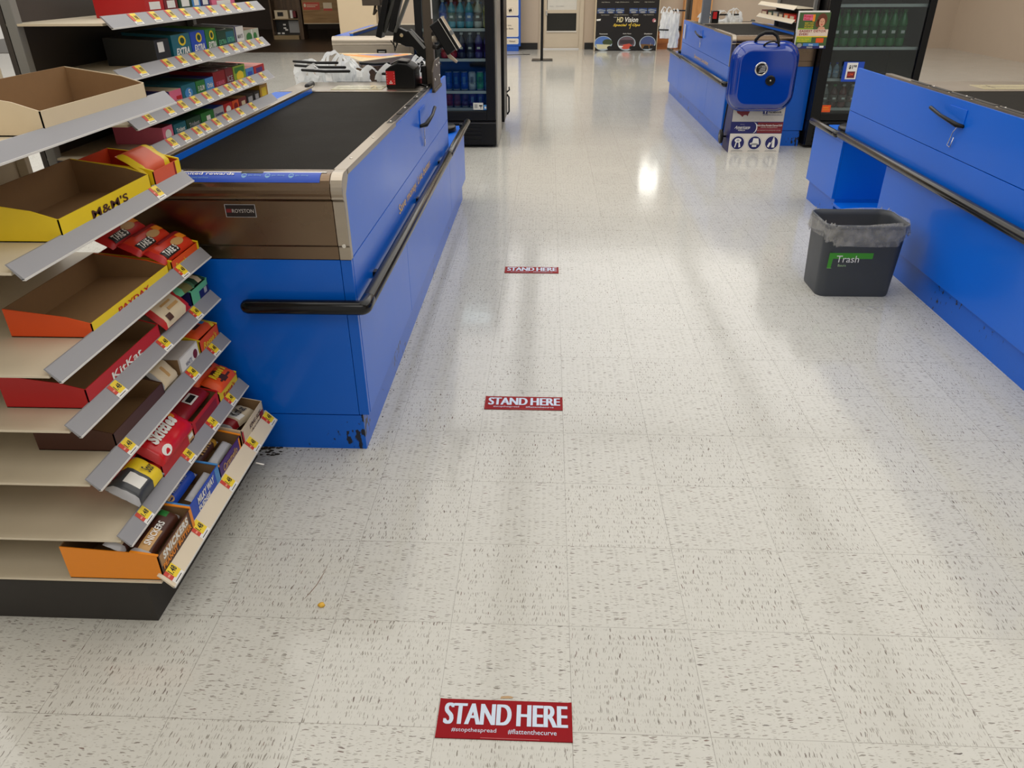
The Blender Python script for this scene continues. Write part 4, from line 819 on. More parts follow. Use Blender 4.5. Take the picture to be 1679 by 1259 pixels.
for (x0, y0, x1, y1, z) in ((-.885, 3.36, -.62, 3.28, 1.045), (-.86, 3.30, -.56, 3.20, 1.03), (-.80, 3.22, -.53, 3.16, 1.015), (-.40, 3.24, -.20, 3.24, .995), (-.25, 3.46, -.08, 3.46, 1.02), (-.52, 3.40, -.36, 3.40, 1.03)):
    mb = MB(); mb.tube([(x0, y0, z), ((x0+x1)/2, (y0+y1)/2, z-.004), (x1, y1, z)], .0075, n=8, round_ends=True); mb.build('rack_arm', BLACK, t)
mb = MB(); mb.box(-.95, -.10, 3.50, 3.54, .86, .90); mb.box(-.62, -.10, 3.215, 3.235, .88, .955); mb.build('rack_frame', BLACK, t, bevel=.004)
mb = MB(); mb.box(-.93, -.86, 3.50, 3.54, 0, .86); mb.build('rack_post', BLACK, t)
bag('foremost white bag held wide open on the left end of the bagging rack', -.74, 3.27, 1.03, .24, .15, .36, -.25, 1)
bag('white bag behind the wide open one at the left end of the rack', -.80, 3.37, 1.045, .20, .10, .34, -.25, 2)
bag('bunched white bag in the middle left of the rack with tall handles', -.62, 3.36, 1.075, .15, .10, .34, .6, 3)
bag('crumpled white bag just behind the conveyor end, left of centre', -.53, 3.30, 1.04, .15, .10, .28, -.5, 4)
bag('crumpled white bag hanging behind the centre of the scanner deck', -.43, 3.27, 1.02, .15, .08, .26, .2, 5)
bag('white bag with upright handle just left of the black card reader', -.335, 3.26, 1.035, .13, .08, .26, .0, 6)
bag('white bag seen between the card reader and the dark post', -.17, 3.44, 1.06, .12, .10, .30, .3, 7)
bag('white bag rising right beside the dark post', -.165, 3.33, 1.03, .10, .08, .26, 1.2, 8)
bag('white bag at the back of the bunch on the left of the rack', -.68, 3.47, 1.085, .18, .12, .34, .9, 9)
mb = MB(); mb.box(-.155, -.115, 3.12, 3.18, .958, .985); tag(mb.build('eraser_block', P('faded_pink_plastic', (176, 92, 100)), bevel=.004), 'small faded pink block behind the card reader', 'block')

# white bags on the right hand counter (behind the grill)
t = thing('bagging_rack', 'black bagging rack at the end of the belt behind the portable grill', 'bag rack', (2.5, 8.6, 0))
for (a, b, c, d_, z_) in ((2.29, 8.55, 2.45, 8.55, 1.03), (2.41, 8.50, 2.57, 8.50, 1.03), (2.54, 8.50, 2.70, 8.50, 1.03), (2.12, 9.6, 2.26, 9.55, 1.03), (1.98, 9.72, 2.14, 9.62, .80)):
    mb = MB(); mb.tube([(a, b, z_), (c, d_, z_)], .009, n=8, round_ends=True); mb.build('rack_arm', BLACK, t)
mb = MB(); mb.box(2.24, 2.9, 8.66, 8.69, .85, .95); mb.build('rack_frame', BLACK, t)
bag('white bag on the near end of the rack behind the far right belt', 2.36, 8.52, 1.07, .20, .10, .22, .1, 11, 'white carrier bags on the far right rack')
bag('white bag in the middle of the far right bagging rack', 2.52, 8.5, 1.07, .18, .10, .22, -.2, 12, 'white carrier bags on the far right rack')
bag('white bag nearest the cream lipped rack behind the far right belt', 2.66, 8.5, 1.09, .18, .10, .22, .5, 13, 'white carrier bags on the far right rack')
bag('cream tinted bag hanging at the far left tip of the right counter', 2.07, 9.75, 1.06, .13, .12, .30, .4, 14, 'white carrier bags on the far right rack')
bag('long white bag hanging beside the far corner of the right counter', 2.13, 9.45, 1.05, .10, .10, .38, 1.2, 15, 'white carrier bags on the far right rack')
t = thing('terminal_post', 'grey post with dark screens above the counter behind the grill', 'terminal stand', (2.28, 8.25, .95))
mb = MB(); mb.box(2.235, 2.325, 8.22, 8.28, .955, 1.7); mb.build('post', M('blue_grey_post', (112, 118, 128), rough=.4, metal=.3), t, bevel=.004)
mb = MB(); mb.box(2.20, 2.232, 9.05, 9.15, .95, 1.5); mb.box(2.235, 2.255, 9.0, 9.1, .95, 1.4); mb.build('dark_panel', TAUPE, t)
mb = MB(); mb.box(2.355, 2.43, 8.24, 8.34, .958, 1.08); mb.build('screen_back', BLACK, t, bevel=.004)
mb = MB(); mb.box(2.362, 2.405, 8.232, 8.238, 1.0, 1.07); mb.build('red_sticker', RED, t)
mb = MB(); mb.m(WHITE).prism([(8.87, .90), (8.92, .91), (8.94, .76), (8.89, .75)], 'x', 2.172, 2.176); tag(mb.build('hanging_tag', None), 'small white tag hanging on the side of the counter behind the grill', 'tag')

# ============================================================ DRINK COOLERS
GLASS = glass_material('cooler_glass', (232, 240, 240))
CBLK = M('cooler_black', (9, 9, 11), rough=.3, amt=.2, spec=.3)
INNER = M('cooler_liner', (96, 100, 108), rough=.5)
def cooler(x0, x1, y0, dep, label, shelves, gx0, gx1, gz0, side=None, hgt=2.0, vents=True, liner=None):
    t = thing('drink_cooler', label, 'drink cooler', ((x0+x1)/2, y0+dep/2, 0)); y1 = y0+dep; liner = liner or INNER
    mb = MB(); mb.box(x0, x1, y0+.05, y1, .02, .24).box(x0, x0+.03, y0+.05, y1, .24, hgt).box(x1-.03, x1, y0+.05, y1, .24, hgt).box(x0, x1, y1-.03, y1, .24, hgt).box(x0, x1, y0+.05, y1, hgt-.15, hgt)
    mb.build('cabinet', side or CBLK, t, bevel=.004)
    mb = MB(); mb.box(x0+.031, x0+.034, y0+.06, y1-.05, .245, hgt-.16).box(x1-.034, x1-.031, y0+.06, y1-.05, .245, hgt-.16).box(x0+.034, x1-.034, y1-.06, y1-.05, .245, hgt-.16).box(x0+.034, x1-.034, y0+.06, y1-.06, .242, .25); mb.build('liner', liner, t)
    mb = MB(); mb.box(x0+.004, x1-.004, y0+.02, y0+.052, .03, .245)
    for k in range(5): mb.box(x0+.06, x1-.14+k*.0, y0+.008, y0+.02, .055+k*.036, .073+k*.036)
    mb.build('vent_grille', CBLK, t, bevel=.002)
    mb = MB(); za_ = .255
    mb.box(x0, gx0, y0, y0+.04, za_, hgt-.03).box(gx1, x1, y0, y0+.04, za_, hgt-.03).box(gx0, gx1, y0, y0+.04, za_, gz0).box(gx0, gx1, y0, y0+.04, hgt-.14, hgt-.03); mb.build('door_frame', CBLK, t, bevel=.003)
    mb = MB(); mb.box(gx0, gx1, y0+.016, y0+.02, gz0, hgt-.14); mb.build('door_glass', GLASS, t)
    for z in shelves:
        mb = MB(); mb.m(LIPW).box(x0+.035, x1-.035, y0+.075, y0+.082, z-.014, z+.010).m(GREYP)
        mb.box(x0+.035, x1-.035, y0+.082, y1-.07, z-.008, z-.003); mb.build('cooler_shelf', None, t)
    return t
def cool_lamp(t, x, y, z, pw):
    L = bpy.data.lights.new('cooler_lamp', 'AREA'); L.shape = 'RECTANGLE'; L.size = .5; L.size_y = .05; L.energy = pw; L.color = (.85, .93, 1)
    o = bpy.data.objects.new('cooler_lamp', L); COL.objects.link(o); o.parent = t; o.location = Vector((x, y, z))-t.location; o.rotation_euler = (.35, 0, 0)
cl = cooler(-.66, .048, 6.20, .74, 'black drinks cooler with glass door standing past the end of the left counter', [.345, .495, .772, 1.022, 1.29, 1.55], -.60, -.035, .335, hgt=1.98)
cool_lamp(cl, -.3, 6.27, 1.80, 9)
mb = MB(); mb.box(.049, .066, 6.26, 6.88, .02, 1.95); mb.build('silver_side_panel', M('pale_side_panel', (168, 164, 154), rough=.3, metal=.5), cl, bevel=.002)
mb = MB(); mb.box(-.665, .052, 6.198, 6.206, .225, .236); mb.m(CHROME) if False else None; mb.build('bottom_trim', M('dark_trim', (50, 50, 52), rough=.3), cl)
mb = MB(); pl = Plane((-.16, 6.2155, .347), (1, 0, 0), (0, 0, 1)); pl.rect(mb, P('pale_notice', (200, 200, 196)), 0, 0, .093, .062).rect(mb, GREYPR, .01, .015, .04, .05, .0008).rect(mb, INK, .055, .03, .085, .042, .0008).rect(mb, INK, .068, .01, .074, .04, .0009)
pl.rect(mb, SKY, .098, 0, .130, .044).text(mb, WHITE, 'e', .106, .01, .02, .016, .001, bold=.03); mb.build('energy_sticker', None, cl)
c2l = cooler(-.66, .060, 7.0, .70, 'second black cooler standing behind the first beside the aisle', [.345, .77], -.60, -.035, .335, hgt=1.98)
mb = MB(); mb.box(.0605, .088, 7.02, 7.62, .10, 1.9); mb.build('side_door', CBLK, c2l, bevel=.004)
mb = MB(); mb.tube([(.088, 7.56, .30), (.108, 7.57, .27), (.108, 7.57, .12), (.088, 7.56, .09)], .009, n=8); mb.tube([(.088, 7.5, .33), (.115, 7.52, .35), (.112, 7.53, .38)], .008, n=8); mb.build('side_latch', BLACK, c2l)
cr_t = cooler(2.958, 3.86, 6.22, .72, 'tall black drinks cooler at the right edge behind the counters', [.345, .598, .858, 1.20, 1.5], 3.05, 3.80, .315, hgt=1.98, liner=M('cooler_liner_dark', (40, 42, 46), rough=.5))
mb = MB(); pl = Plane((3.056, 6.2355, .325), (1, 0, 0), (0, 0, 1)); pl.rect(mb, ORANGE, 0, 0, .078, .062).rect(mb, AMBER, .008, .035, .06, .045, .0008).rect(mb, AMBER, .008, .018, .07, .024, .0008); mb.build('orange_sticker', None, cr_t)
mb = MB(); pl = Plane((3.2, 6.215, .60), (1, 0, 0), (0, 0, 1)); pl.rect(mb, ROYAL, -.03, -.01, .15, .155, .0002).rect(mb, WHITE, 0, .01, .095, .148, .0006).text(mb, INK, '$1', .018, .092, .035, .035, .001, bold=.04).text(mb, INK, '98', .058, .108, .02, .028, .001, bold=.04).rect(mb, MAROON, .014, .02, .082, .075, .001).text(mb, ORANGE, 'LOW', .02, .04, .02, .05, .0014, bold=.03)
mb.build('price_card', None, cr_t)
for (n_, z_, xs_) in (('can', 0, 0),): pass
def can(label, x, y, z, h, r, c1_, c2_, group, band=None, name='drink_can', cat='can'):
    mb = MB(); mb.m(SILV).lathe([(r*.82, 0), (r*.9, .003), (r, .012), (r, .013)], (x, y, z), n=16)
    mb.m(c1_).lathe([(r, .013), (r, h*.45)], (x, y, z), n=16).m(c2_).lathe([(r, h*.45), (r, h-.016), (r*.84, h-.004)], (x, y, z), n=16).m(SILV).lathe([(r*.84, h-.004), (r*.86, h), (r*.8, h-.002)], (x, y, z), n=16)
    if band:
        for k in (-1, 0, 1): mb.m(band).add([(x+k*r*.28-r*.07, y-r*1.005, z+h*.35), (x+k*r*.28+r*.07, y-r*1.005, z+h*.35), (x+k*r*.28+r*.07, y-r*1.005, z+h*.75), (x+k*r*.28-r*.07, y-r*1.005, z+h*.75)], [(0, 1, 2, 3)])
    return tag(mb.build(name, None), label, cat, group)
def bottle(label, x, y, z, h, r, liquid, labelc, cap, group):
    mb = MB(); mb.m(liquid).lathe([(r*.8, 0), (r, .012), (r, h*.22), (r*.94, h*.24)], (x, y, z), n=16).m(labelc).lathe([(r*.96, h*.24), (r*.96, h*.55)], (x, y, z), n=16).m(liquid).lathe([(r, h*.55), (r, h*.64), (r*.75, h*.76), (r*.34, h*.88), (r*.34, h*.91)], (x, y, z), n=16)
    mb.m(cap).lathe([(r*.42, h*.91), (r*.42, h), (r*.36, h)], (x, y, z), n=12)
    mb.m(WHITE).add([(x-r*.4, y-r*.97, z+h*.36), (x+r*.4, y-r*.97, z+h*.36), (x+r*.4, y-r*.97, z+h*.44), (x-r*.4, y-r*.97, z+h*.44)], [(0, 1, 2, 3)])
    return tag(mb.build('drink_bottle', None), label, 'bottle', group)
LQ = lambda n, c: M(n, c, rough=.15, coat=.5, amt=.1)
yf = 6.335
# bottom row and can rows in the left cooler
for k, (c_, nm) in enumerate(((DRED, 'wine red'), (P('rust_print', (120, 50, 44)), 'rust red'), (P('plum_print', (78, 40, 84)), 'plum'), (PURP, 'purple'), (P('violet_print', (60, 40, 130)), 'violet'), (NAVY, 'navy'))):
    can('%s can on the bottom shelf of the left drinks cooler' % nm, -.395+k*.074, yf, .355, .128, .034, c_, c_, 'cans on the bottom shelf of the left cooler', LBLUE if k > 2 else None)
for k, (c_, b_, nm) in enumerate(((ROYAL, SKY, 'leftmost of the three royal blue cans'), (P('deep_blue_print', (20, 50, 140)), SKY, 'middle of the three royal blue cans'), (ROYAL, LBLUE, 'rightmost of the three royal blue cans'), (P('off_white_print', (196, 200, 204)), INK, 'white can with black claw stripes'), (P('lime_green_print', (70, 170, 90)), INK, 'green can with black claw stripes'), (P('steel_blue_print', (110, 140, 180)), INK, 'steel blue can with dark stripes'))):
    can('%s above the bottom shelf of the left cooler' % nm, -.395+k*.074, yf, .505, .160, .034, c_, c_, 'tall cans on the second shelf of the left cooler', b_)
for k, (lq, lb, nm) in enumerate(((LQ('red_drink', (196, 40, 50)), RED, 'red drink bottle, left of the pair'), (LQ('red_drink', (196, 40, 50)), RED, 'red drink bottle, right of the pair'), (LQ('dark_drink', (40, 44, 66)), NAVY, 'dark drink bottle left of the purple ones'), (LQ('slate_drink', (70, 76, 96)), P('slate_print', (60, 64, 90)), 'slate coloured drink bottle'), (LQ('purple_drink', (84, 76, 150)), PURP, 'purple drink bottle, left of two'), (LQ('purple_drink', (84, 76, 150)), PURP, 'purple drink bottle, right of two'))):
    bottle('%s on the middle shelf of the left cooler' % nm, -.42+k*.079, yf, .782, .215, .036, lq, lb, WHITE, 'bottles on the middle shelf of the left cooler')
for k, (lq, lb, nm) in enumerate(((LQ('blue_drink', (60, 110, 190)), ROYAL, 'blue bottle at the left end'), (LQ('teal_drink', (40, 160, 184)), P('gold_teal_print', (60, 110, 90)), 'teal bottle second'), (LQ('teal_drink', (40, 160, 184)), TEAL, 'teal bottle third'), (LQ('teal_drink', (40, 160, 184)), SKY, 'teal bottle fourth'), (LQ('milky_drink', (196, 196, 188)), P('taupe_print', (110, 100, 92)), 'milky white bottle'), (LQ('straw_drink', (196, 190, 110)), P('straw_print', (180, 170, 90)), 'straw yellow bottle'))):
    bottle('%s on the shelf fourth up in the left cooler' % nm, -.42+k*.079, yf, 1.032, .23, .036, lq, lb, WHITE, 'bottles on the upper shelf of the left cooler')
for k in range(6): bottle('clear water bottle in the second row on the upper shelf of the left cooler', -.40+k*.079, yf+.085, 1.032, .21, .034, LQ('water_drink', (150, 176, 196)), LBLUE, SKY, 'rear row bottles in the left cooler')
# right cooler
for k in range(8): bottle('green soda bottle standing on the upper shelf of the right cooler', 3.09+k*.082, yf+.02, .868, .30, .040, LQ('green_drink', (20, 130, 54)), P('green_soda_label', (16, 104, 44)), GREEN, 'green soda bottles in the right cooler')
for k in range(8): bottle('green soda bottle standing in the second row of the right cooler', 3.09+k*.082, yf+.11, .868, .30, .040, LQ('green_drink', (20, 130, 54)), P('green_soda_label', (16, 104, 44)), GREEN, 'rear green soda bottles in the right cooler')
for k in range(3): bottle('small clear bottle with blue cap on the middle shelf of the right cooler', 3.085+k*.068, yf, .608, .13, .028, LQ('water_drink', (150, 176, 196)), P('pale_blue_label', (170, 196, 226)), ROYAL, 'small water bottles in the right cooler')
for k, (lq, nm) in enumerate(((LQ('clear_grey_drink', (120, 124, 124)), 'clear'), (LQ('cola_drink', (80, 34, 30)), 'cola brown'), (LQ('maroon_drink', (110, 40, 40)), 'maroon'), (LQ('clear_grey_drink', (120, 124, 124)), 'second clear'), (LQ('pale_green_drink', (120, 150, 120)), 'pale green'), (LQ('cola_drink', (80, 34, 30)), 'second cola brown'))):
    bottle('%s bottle on the bottom shelf of the right cooler' % nm, 3.09+k*.082, yf, .355, .20, .036, lq, P('sticker_%d' % k, (110+k*10, 110, 106)), GREEN if k == 1 else WHITE, 'bottles on the bottom shelf of the right cooler')

# ============================================================ PORTABLE GRILL AND ITS CARTON
GB = M('blue_enamel', (2, 52, 150), rough=.10, amt=.05, coat=1.0)
carton = thing('grill_carton', 'printed cardboard sleeve with three round pictures, standing under the blue grill lid', 'carton', (2.425, 6.17, 0))
bxc = dict(x0=2.205, x1=2.672, y0=6.05, y1=6.30, z1=.44)
mb = MB(); mb.m(NAVY).box(bxc['x0'], bxc['x1'], bxc['y0'], bxc['y1'], 0, bxc['z1'])
pl = Plane((bxc['x0'], bxc['y0'], 0), (1, 0, 0), (0, 0, 1)); W_ = bxc['x1']-bxc['x0']
pl.rect(mb, P('carton_white', (224, 218, 208)), .004, .0, W_, .168, .0006)
pl.rect(mb, P('carton_grey', (190, 186, 180)), .004, .272, W_-.002, .44, .0006); pl.rect(mb, NAVY, 0, .172, .24, .266, .0006); pl.rect(mb, MAROON, .20, .172, W_, .266, .0005)
arcp = [(.205+.035*math.cos(a), .219+.047*math.sin(a)) for a in [-PI/2+PI*k/12 for k in range(13)]]
arci = [(.199+.032*math.cos(a), .219+.047*math.sin(a)) for a in [-PI/2+PI*k/12 for k in range(13)]]
pl.poly(mb, WHITE, arcp, .0010); pl.poly(mb, NAVY, [(.17, .172)]+arci+[(.17, .266)], .0014)
pl.text(mb, WHITE, 'Americana', .035, .212, .024, .14, .0018, bold=.01, shear=.4); pl.text(mb, WHITE, 'GRILLS', .07, .192, .010, .062, .0018, bold=.02); pl.text(mb, WHITE, '* * *', .085, .245, .006, .035, .0018)
pl.rect(mb, WHITE, .05, .2065, .165, .2085, .0018)
pl.text(mb, WHITE, 'Walk-A-Bout Portable Charcoal Grill', .228, .232, .016, .23, .0014, bold=.012); pl.text(mb, WHITE, 'Great For Camping & Picnics', .27, .217, .008, .15, .0014); pl.rect(mb, PINK, .235, .206, .45, .2075, .0014); pl.text(mb, WHITE, 'Use, fold and carry it wherever you go', .24, .192, .007, .21, .0014)
pl.poly(mb, MAROON, [(.04, .395), (.035, .36), (.045, .345), (.065, .335), (.085, .32), (.092, .312), (.105, .328), (.125, .33), (.140, .318), (.142, .335), (.152, .355), (.150, .385), (.13, .395), (.09, .40)], .001)
pl.rect(mb, NAVY, .27, .338, .312, .380, .001); pl.text(mb, WHITE, 'f', .286, .342, .034, .016, .0014, bold=.05); pl.text(mb, INK, 'Facebook', .322, .345, .020, .115, .001, bold=.03); pl.text(mb, NAVY, '#AMERICANAGRILLS', .275, .325, .010, .172, .001, bold=.02)
pl.text(mb, GREYPR, 'Use it at home, at the lake or on the road', .10, .300, .007, .27, .001); pl.text(mb, GREYPR, 'Visit our page for recipes, offers and more ideas', .07, .288, .007, .31, .001)
for k, cx in enumerate((.082, .235, .390)):
    pl.disc(mb, GREYPR, cx, .086, .066, .066, .0008, n=28); pl.disc(mb, WHITE, cx, .086, .0635, .0635, .001, n=28); pl.disc(mb, NAVY, cx, .086, .058, .058, .0014, n=28)
    pl.rect(mb, GREYPR, cx-.05, .016, cx+.05, .0195, .001); pl.rect(mb, GREYPR, cx-.055, .009, cx+.055, .0125, .001)
    if k == 0:
        pl.disc(mb, WHITE, cx, .108, .030, .020, .0018); pl.poly(mb, WHITE, [(cx-.018, .09), (cx-.008, .09), (cx-.018, .045), (cx-.028, .045)], .0018); pl.poly(mb, WHITE, [(cx+.008, .09), (cx+.018, .09), (cx+.030, .050), (cx+.012, .045)], .0018); pl.disc(mb, SILV, cx, .108, .014, .010, .0022)
    if k == 1:
        pl.poly(mb, WHITE, [(cx-.022, .085), (cx+.040, .085), (cx+.030, .125), (cx-.015, .128)], .0018); pl.disc(mb, WHITE, cx, .078, .042, .013, .002); pl.disc(mb, GREYPR, cx, .074, .035, .009, .0024); pl.rect(mb, WHITE, cx-.02, .05, cx+.02, .07, .0016)
    if k == 2:
        pl.disc(mb, WHITE, cx+.014, .128, .007, .008, .0018); pl.poly(mb, WHITE, [(cx+.004, .12), (cx+.024, .12), (cx+.030, .045), (cx+.004, .045)], .0018); pl.poly(mb, WHITE, [(cx-.038, .055), (cx-.022, .045), (cx-.004, .085), (cx-.022, .092)], .0018); pl.poly(mb, WHITE, [(cx-.008, .088), (cx+.006, .112), (cx+.006, .105), (cx-.004, .085)], .0018)
mb.build('printed_sleeve', None, carton)
gr = thing('portable_grill', 'glossy blue portable charcoal grill folded upright on its printed carton', 'grill', (2.41, 6.1, .37))
def rsq(cx, cz, w_, h_, r_, n=8):
    out = []
    for (sx, sz, a0) in ((1, 1, 0), (-1, 1, PI/2), (-1, -1, PI), (1, -1, 3*PI/2)):
        for k in range(n+1):
            a = a0+PI/2*k/n; out.append((cx+sx*(w_/2-r_)+r_*math.cos(a), cz+sz*(h_/2-r_)+r_*math.sin(a)))
    return out
def shell(mb, cx, cz, prof, yc):   # prof: list of (w,h,r,yoffset)
    rings = [[(p[0], yc+o_, p[1]) for p in rsq(cx, cz, w_, h_, r_)] for (w_, h_, r_, o_) in prof]; n = len(rings[0]); vs = [v for rg in rings for v in rg]
    fs = [(i*n+k, i*n+(k+1) % n, (i+1)*n+(k+1) % n, (i+1)*n+k) for i in range(len(rings)-1) for k in range(n)]
    mb.add(vs, fs, True); b = len(mb.v)-n; mb.f.append(tuple(b+k for k in range(n))); mb.mi.append(mb.cur); mb.sm.append(False)
    return mb
gcx, gcz, ty = 2.412, .655, 5.965
mb = MB(); shell(mb, gcx, gcz, [(.570, .56, .14, .06), (.585, .575, .145, .055), (.585, .575, .145, .045), (.565, .555, .14, .04), (.560, .55, .14, .02), (.545, .535, .135, -.005), (.505, .49, .12, -.035), (.47, .455, .10, -.052), (.44, .425, .085, -.056)], ty); mb.build('lid', GB, gr)
mb = MB(); shell(mb, gcx, gcz, [(.57, .56, .14, .068), (.56, .55, .14, .07), (.52, .50, .12, .082)], ty); mb.build('bowl', GB, gr)
mb = MB(); mb.box(gcx-.13, gcx+.13, ty+.10, ty+.34, .455, .47); mb.box(gcx-.2, gcx-.17, ty+.09, ty+.30, .445, .46); mb.build('folded_legs', BLACK, gr)
mb = MB(); pth = [(gcx-.105, ty+.05, gcz+.265), (gcx-.10, ty+.045, gcz+.295), (gcx-.075, ty+.04, gcz+.33), (gcx-.03, ty+.035, gcz+.352), (gcx+.03, ty+.035, gcz+.352), (gcx+.07, ty+.04, gcz+.33), (gcx+.088, ty+.03, gcz+.295), (gcx+.088, ty+.0, gcz+.25)]
mb.tube(pth, [.010, .013, .014, .015, .015, .014, .012, .012], n=12); mb.build('carry_handle', BLACK, gr)
mb = MB(); mb.tube([(gcx-.045, ty-.01, gcz+.245), (gcx-.035, ty-.035, gcz+.268), (gcx-.01, ty-.05, gcz+.285), (gcx+.03, ty-.05, gcz+.29), (gcx+.07, ty-.045, gcz+.275), (gcx+.086, ty-.02, gcz+.25)], [.010, .008, .007, .007, .007, .010], n=10); mb.build('lid_handle', BLACK, gr)
mb = MB(); mb.m(CHROME).lathe([(.0, .004), (.052, .004), (.056, .0), (.056, -.006), (.050, -.009), (.046, -.006), (0, -.006)], (gcx-.045, ty-.0565, gcz+.075), n=28, axis='y')
pl = Plane((gcx-.045, ty-.0635, gcz+.075), (1, 0, 0), (0, 0, 1)); pl.disc(mb, M('dark_medal', (40, 38, 36), rough=.4, metal=.6), 0, 0, .043, .043, .0)
for k in range(4): pl.poly(mb, SILV, [(-.02+k*.004, -.030+k*.016), (.034, -.022+k*.014), (.034, -.015+k*.014), (-.02+k*.004, -.022+k*.016)], .0012)
pl.poly(mb, INK, [(-.034, .0), (-.002, .008), (-.002, .034), (-.026, .028)], .002)
for a, b in ((-.024, .012), (-.014, .016), (-.018, .024), (-.008, .026)): pl.disc(mb, SILV, a, b, .0025, off=.0028, n=6)
mb.build('medallion', None, gr)
mb = MB(); mb.m(BLACK).lathe([(.040, .002), (.042, -.002), (.042, -.008), (.030, -.010), (0, -.010)], (gcx+.045, ty-.0565, gcz-.018), n=24, axis='y').m(CHROME).lathe([(.007, -.010), (.006, -.015), (0, -.016)], (gcx+.045, ty-.0565, gcz-.018), n=10, axis='y'); mb.build('vent_knob', None, gr)
for wx, wy in ((2.16, 6.20),):
    mb = MB(); mb.m(BLACK).lathe([(.050, -.014), (.062, -.010), (.064, 0), (.062, .010), (.050, .014)], (wx, wy, .115), n=26, axis='x').m(GREYP).lathe([(.0, -.016), (.018, -.016), (.018, .016), (0, .016)], (wx, wy, .115), n=14, axis='x')
    for k in range(6): a = PI*k/6; mb.m(GREYP).box(wx-.008, wx-.004, wy-.003, wy+.003, .115-.05, .115+.05) if k == 0 else None
    mb.build('wheel', None, gr)
mb = MB(); mb.tube([(2.15, 6.20, .115), (2.204, 6.20, .115)], .008, n=8); mb.tube([(2.165, 6.19, .12), (2.17, 6.12, .45)], .006, n=6); mb.build('axle', BLACK, gr)

# magazine on a wire pocket
t = thing('magazine_pocket', 'clear and black wire pocket fixed at the front end of the cream lipped rack', 'magazine holder', (2.78, 6.19, .87))
mb = MB(); mb.box(2.672, 2.935, 6.155, 6.162, .868, .872).box(2.672, 2.676, 6.13, 6.162, .868, 1.0).box(2.94, 2.944, 6.13, 6.162, .868, 1.0).box(2.672, 2.944, 6.162, 6.17, .868, 1.16); mb.box(2.74, 2.90, 6.17, 6.34, .90, .96); mb.build('pocket_frame', BLACK, t)
def magazine(label, x0, dy, zt, cov):
    mb = MB(); mb.m(WHITE).prism([(6.105+dy, .873), (6.118+dy, .873), (6.128+dy, zt), (6.115+dy, zt)], 'x', x0, x0+.262)
    pl = Plane((x0, 6.1048+dy, .873), (1, 0, 0), (0, .0357, 1)); H = zt-.873; W = .262
    if cov:
        pl.rect(mb, P('leaf_green_cover', (66, 92, 48)), 0, 0, W, H)
        pl.rect(mb, LIME, .0, .05, W*.5, .16, .0006); pl.rect(mb, PINK, .035, H-.062, .115, H-.016, .0008); pl.text(mb, RED, "Woman's", .037, H-.040, .022, .074, .0012, bold=.03, shear=.2); pl.text(mb, RED, 'World', .04, H-.060, .017, .05, .0012, bold=.03)
        pl.rect(mb, AMBER, .115, H-.07, .135, H-.016, .0007)
        for q in range(3): pl.text(mb, YEL, ('RESET YOUR', 'METABOLISM', 'EAT & LOSE')[q], .055, H-.087-q*.016, .009, .075, .001, bold=.02)
        # portrait
        pl.disc(mb, P('auburn_hair', (104, 50, 26)), .197, H-.058, .042, .050, .0008); pl.disc(mb, P('auburn_hair', (104, 50, 26)), .165, H-.085, .02, .03, .0008)
        pl.poly(mb, P('cover_skin', (214, 156, 124)), [(.165, H-.135), (.235, H-.135), (.222, H-.112), (.178, H-.112)], .0009); pl.disc(mb, P('cover_skin', (214, 156, 124)), .198, H-.078, .024, .034, .0012)
        for ex_ in (.189, .207): pl.disc(mb, INK, ex_, H-.070, .004, .0022, .0016, n=8)
        pl.disc(mb, RED, .198, H-.094, .009, .0035, .0016, n=10); pl.poly(mb, P('cover_shade', (190, 128, 98)), [(.196, H-.074), (.200, H-.074), (.202, H-.086), (.195, H-.086)], .0015)
        pl.rect(mb, P('cream_band', (226, 206, 186)), 0, .098, W, .150, .0012); pl.text(mb, DRED, 'EASIEST DETOX', .02, .128, .019, .225, .0016, bold=.03); pl.text(mb, DRED, 'EVER!', .02, .103, .019, .075, .0016, bold=.03)
        pl.rect(mb, YEL, 0, .090, W, .097, .0012); pl.text(mb, YEL, 'BETTER THAN', .012, .068, .011, .10, .0012, bold=.02); pl.text(mb, YEL, 'FOR GOOD', .012, .052, .011, .085, .0012, bold=.02); pl.rect(mb, ORANGE, .17, .046, .235, .082, .0012)
        pl.rect(mb, NAVY, 0, 0, W, .022, .001); pl.rect(mb, P('cover_blue', (66, 120, 180)), .065, .020, .20, .042, .0014); pl.text(mb, WHITE, 'Diet', .115, .024, .013, .036, .0018, bold=.02); pl.disc(mb, GREYPR, .035, .025, .022, .017, .0012); pl.rect(mb, GREYPR, .1, .004, .15, .016, .0014); pl.rect(mb, WHITE, .21, .006, .245, .022, .0014)
    return tag(mb.build('magazine', None, bevel=0), label, 'magazine', None)
magazine("green Woman's World magazine with cover line EASIEST DETOX EVER", 2.680, 0, 1.155, True)
magazine('plain magazine standing right behind the green one, only its top edge showing', 2.676, .020, 1.166, False)

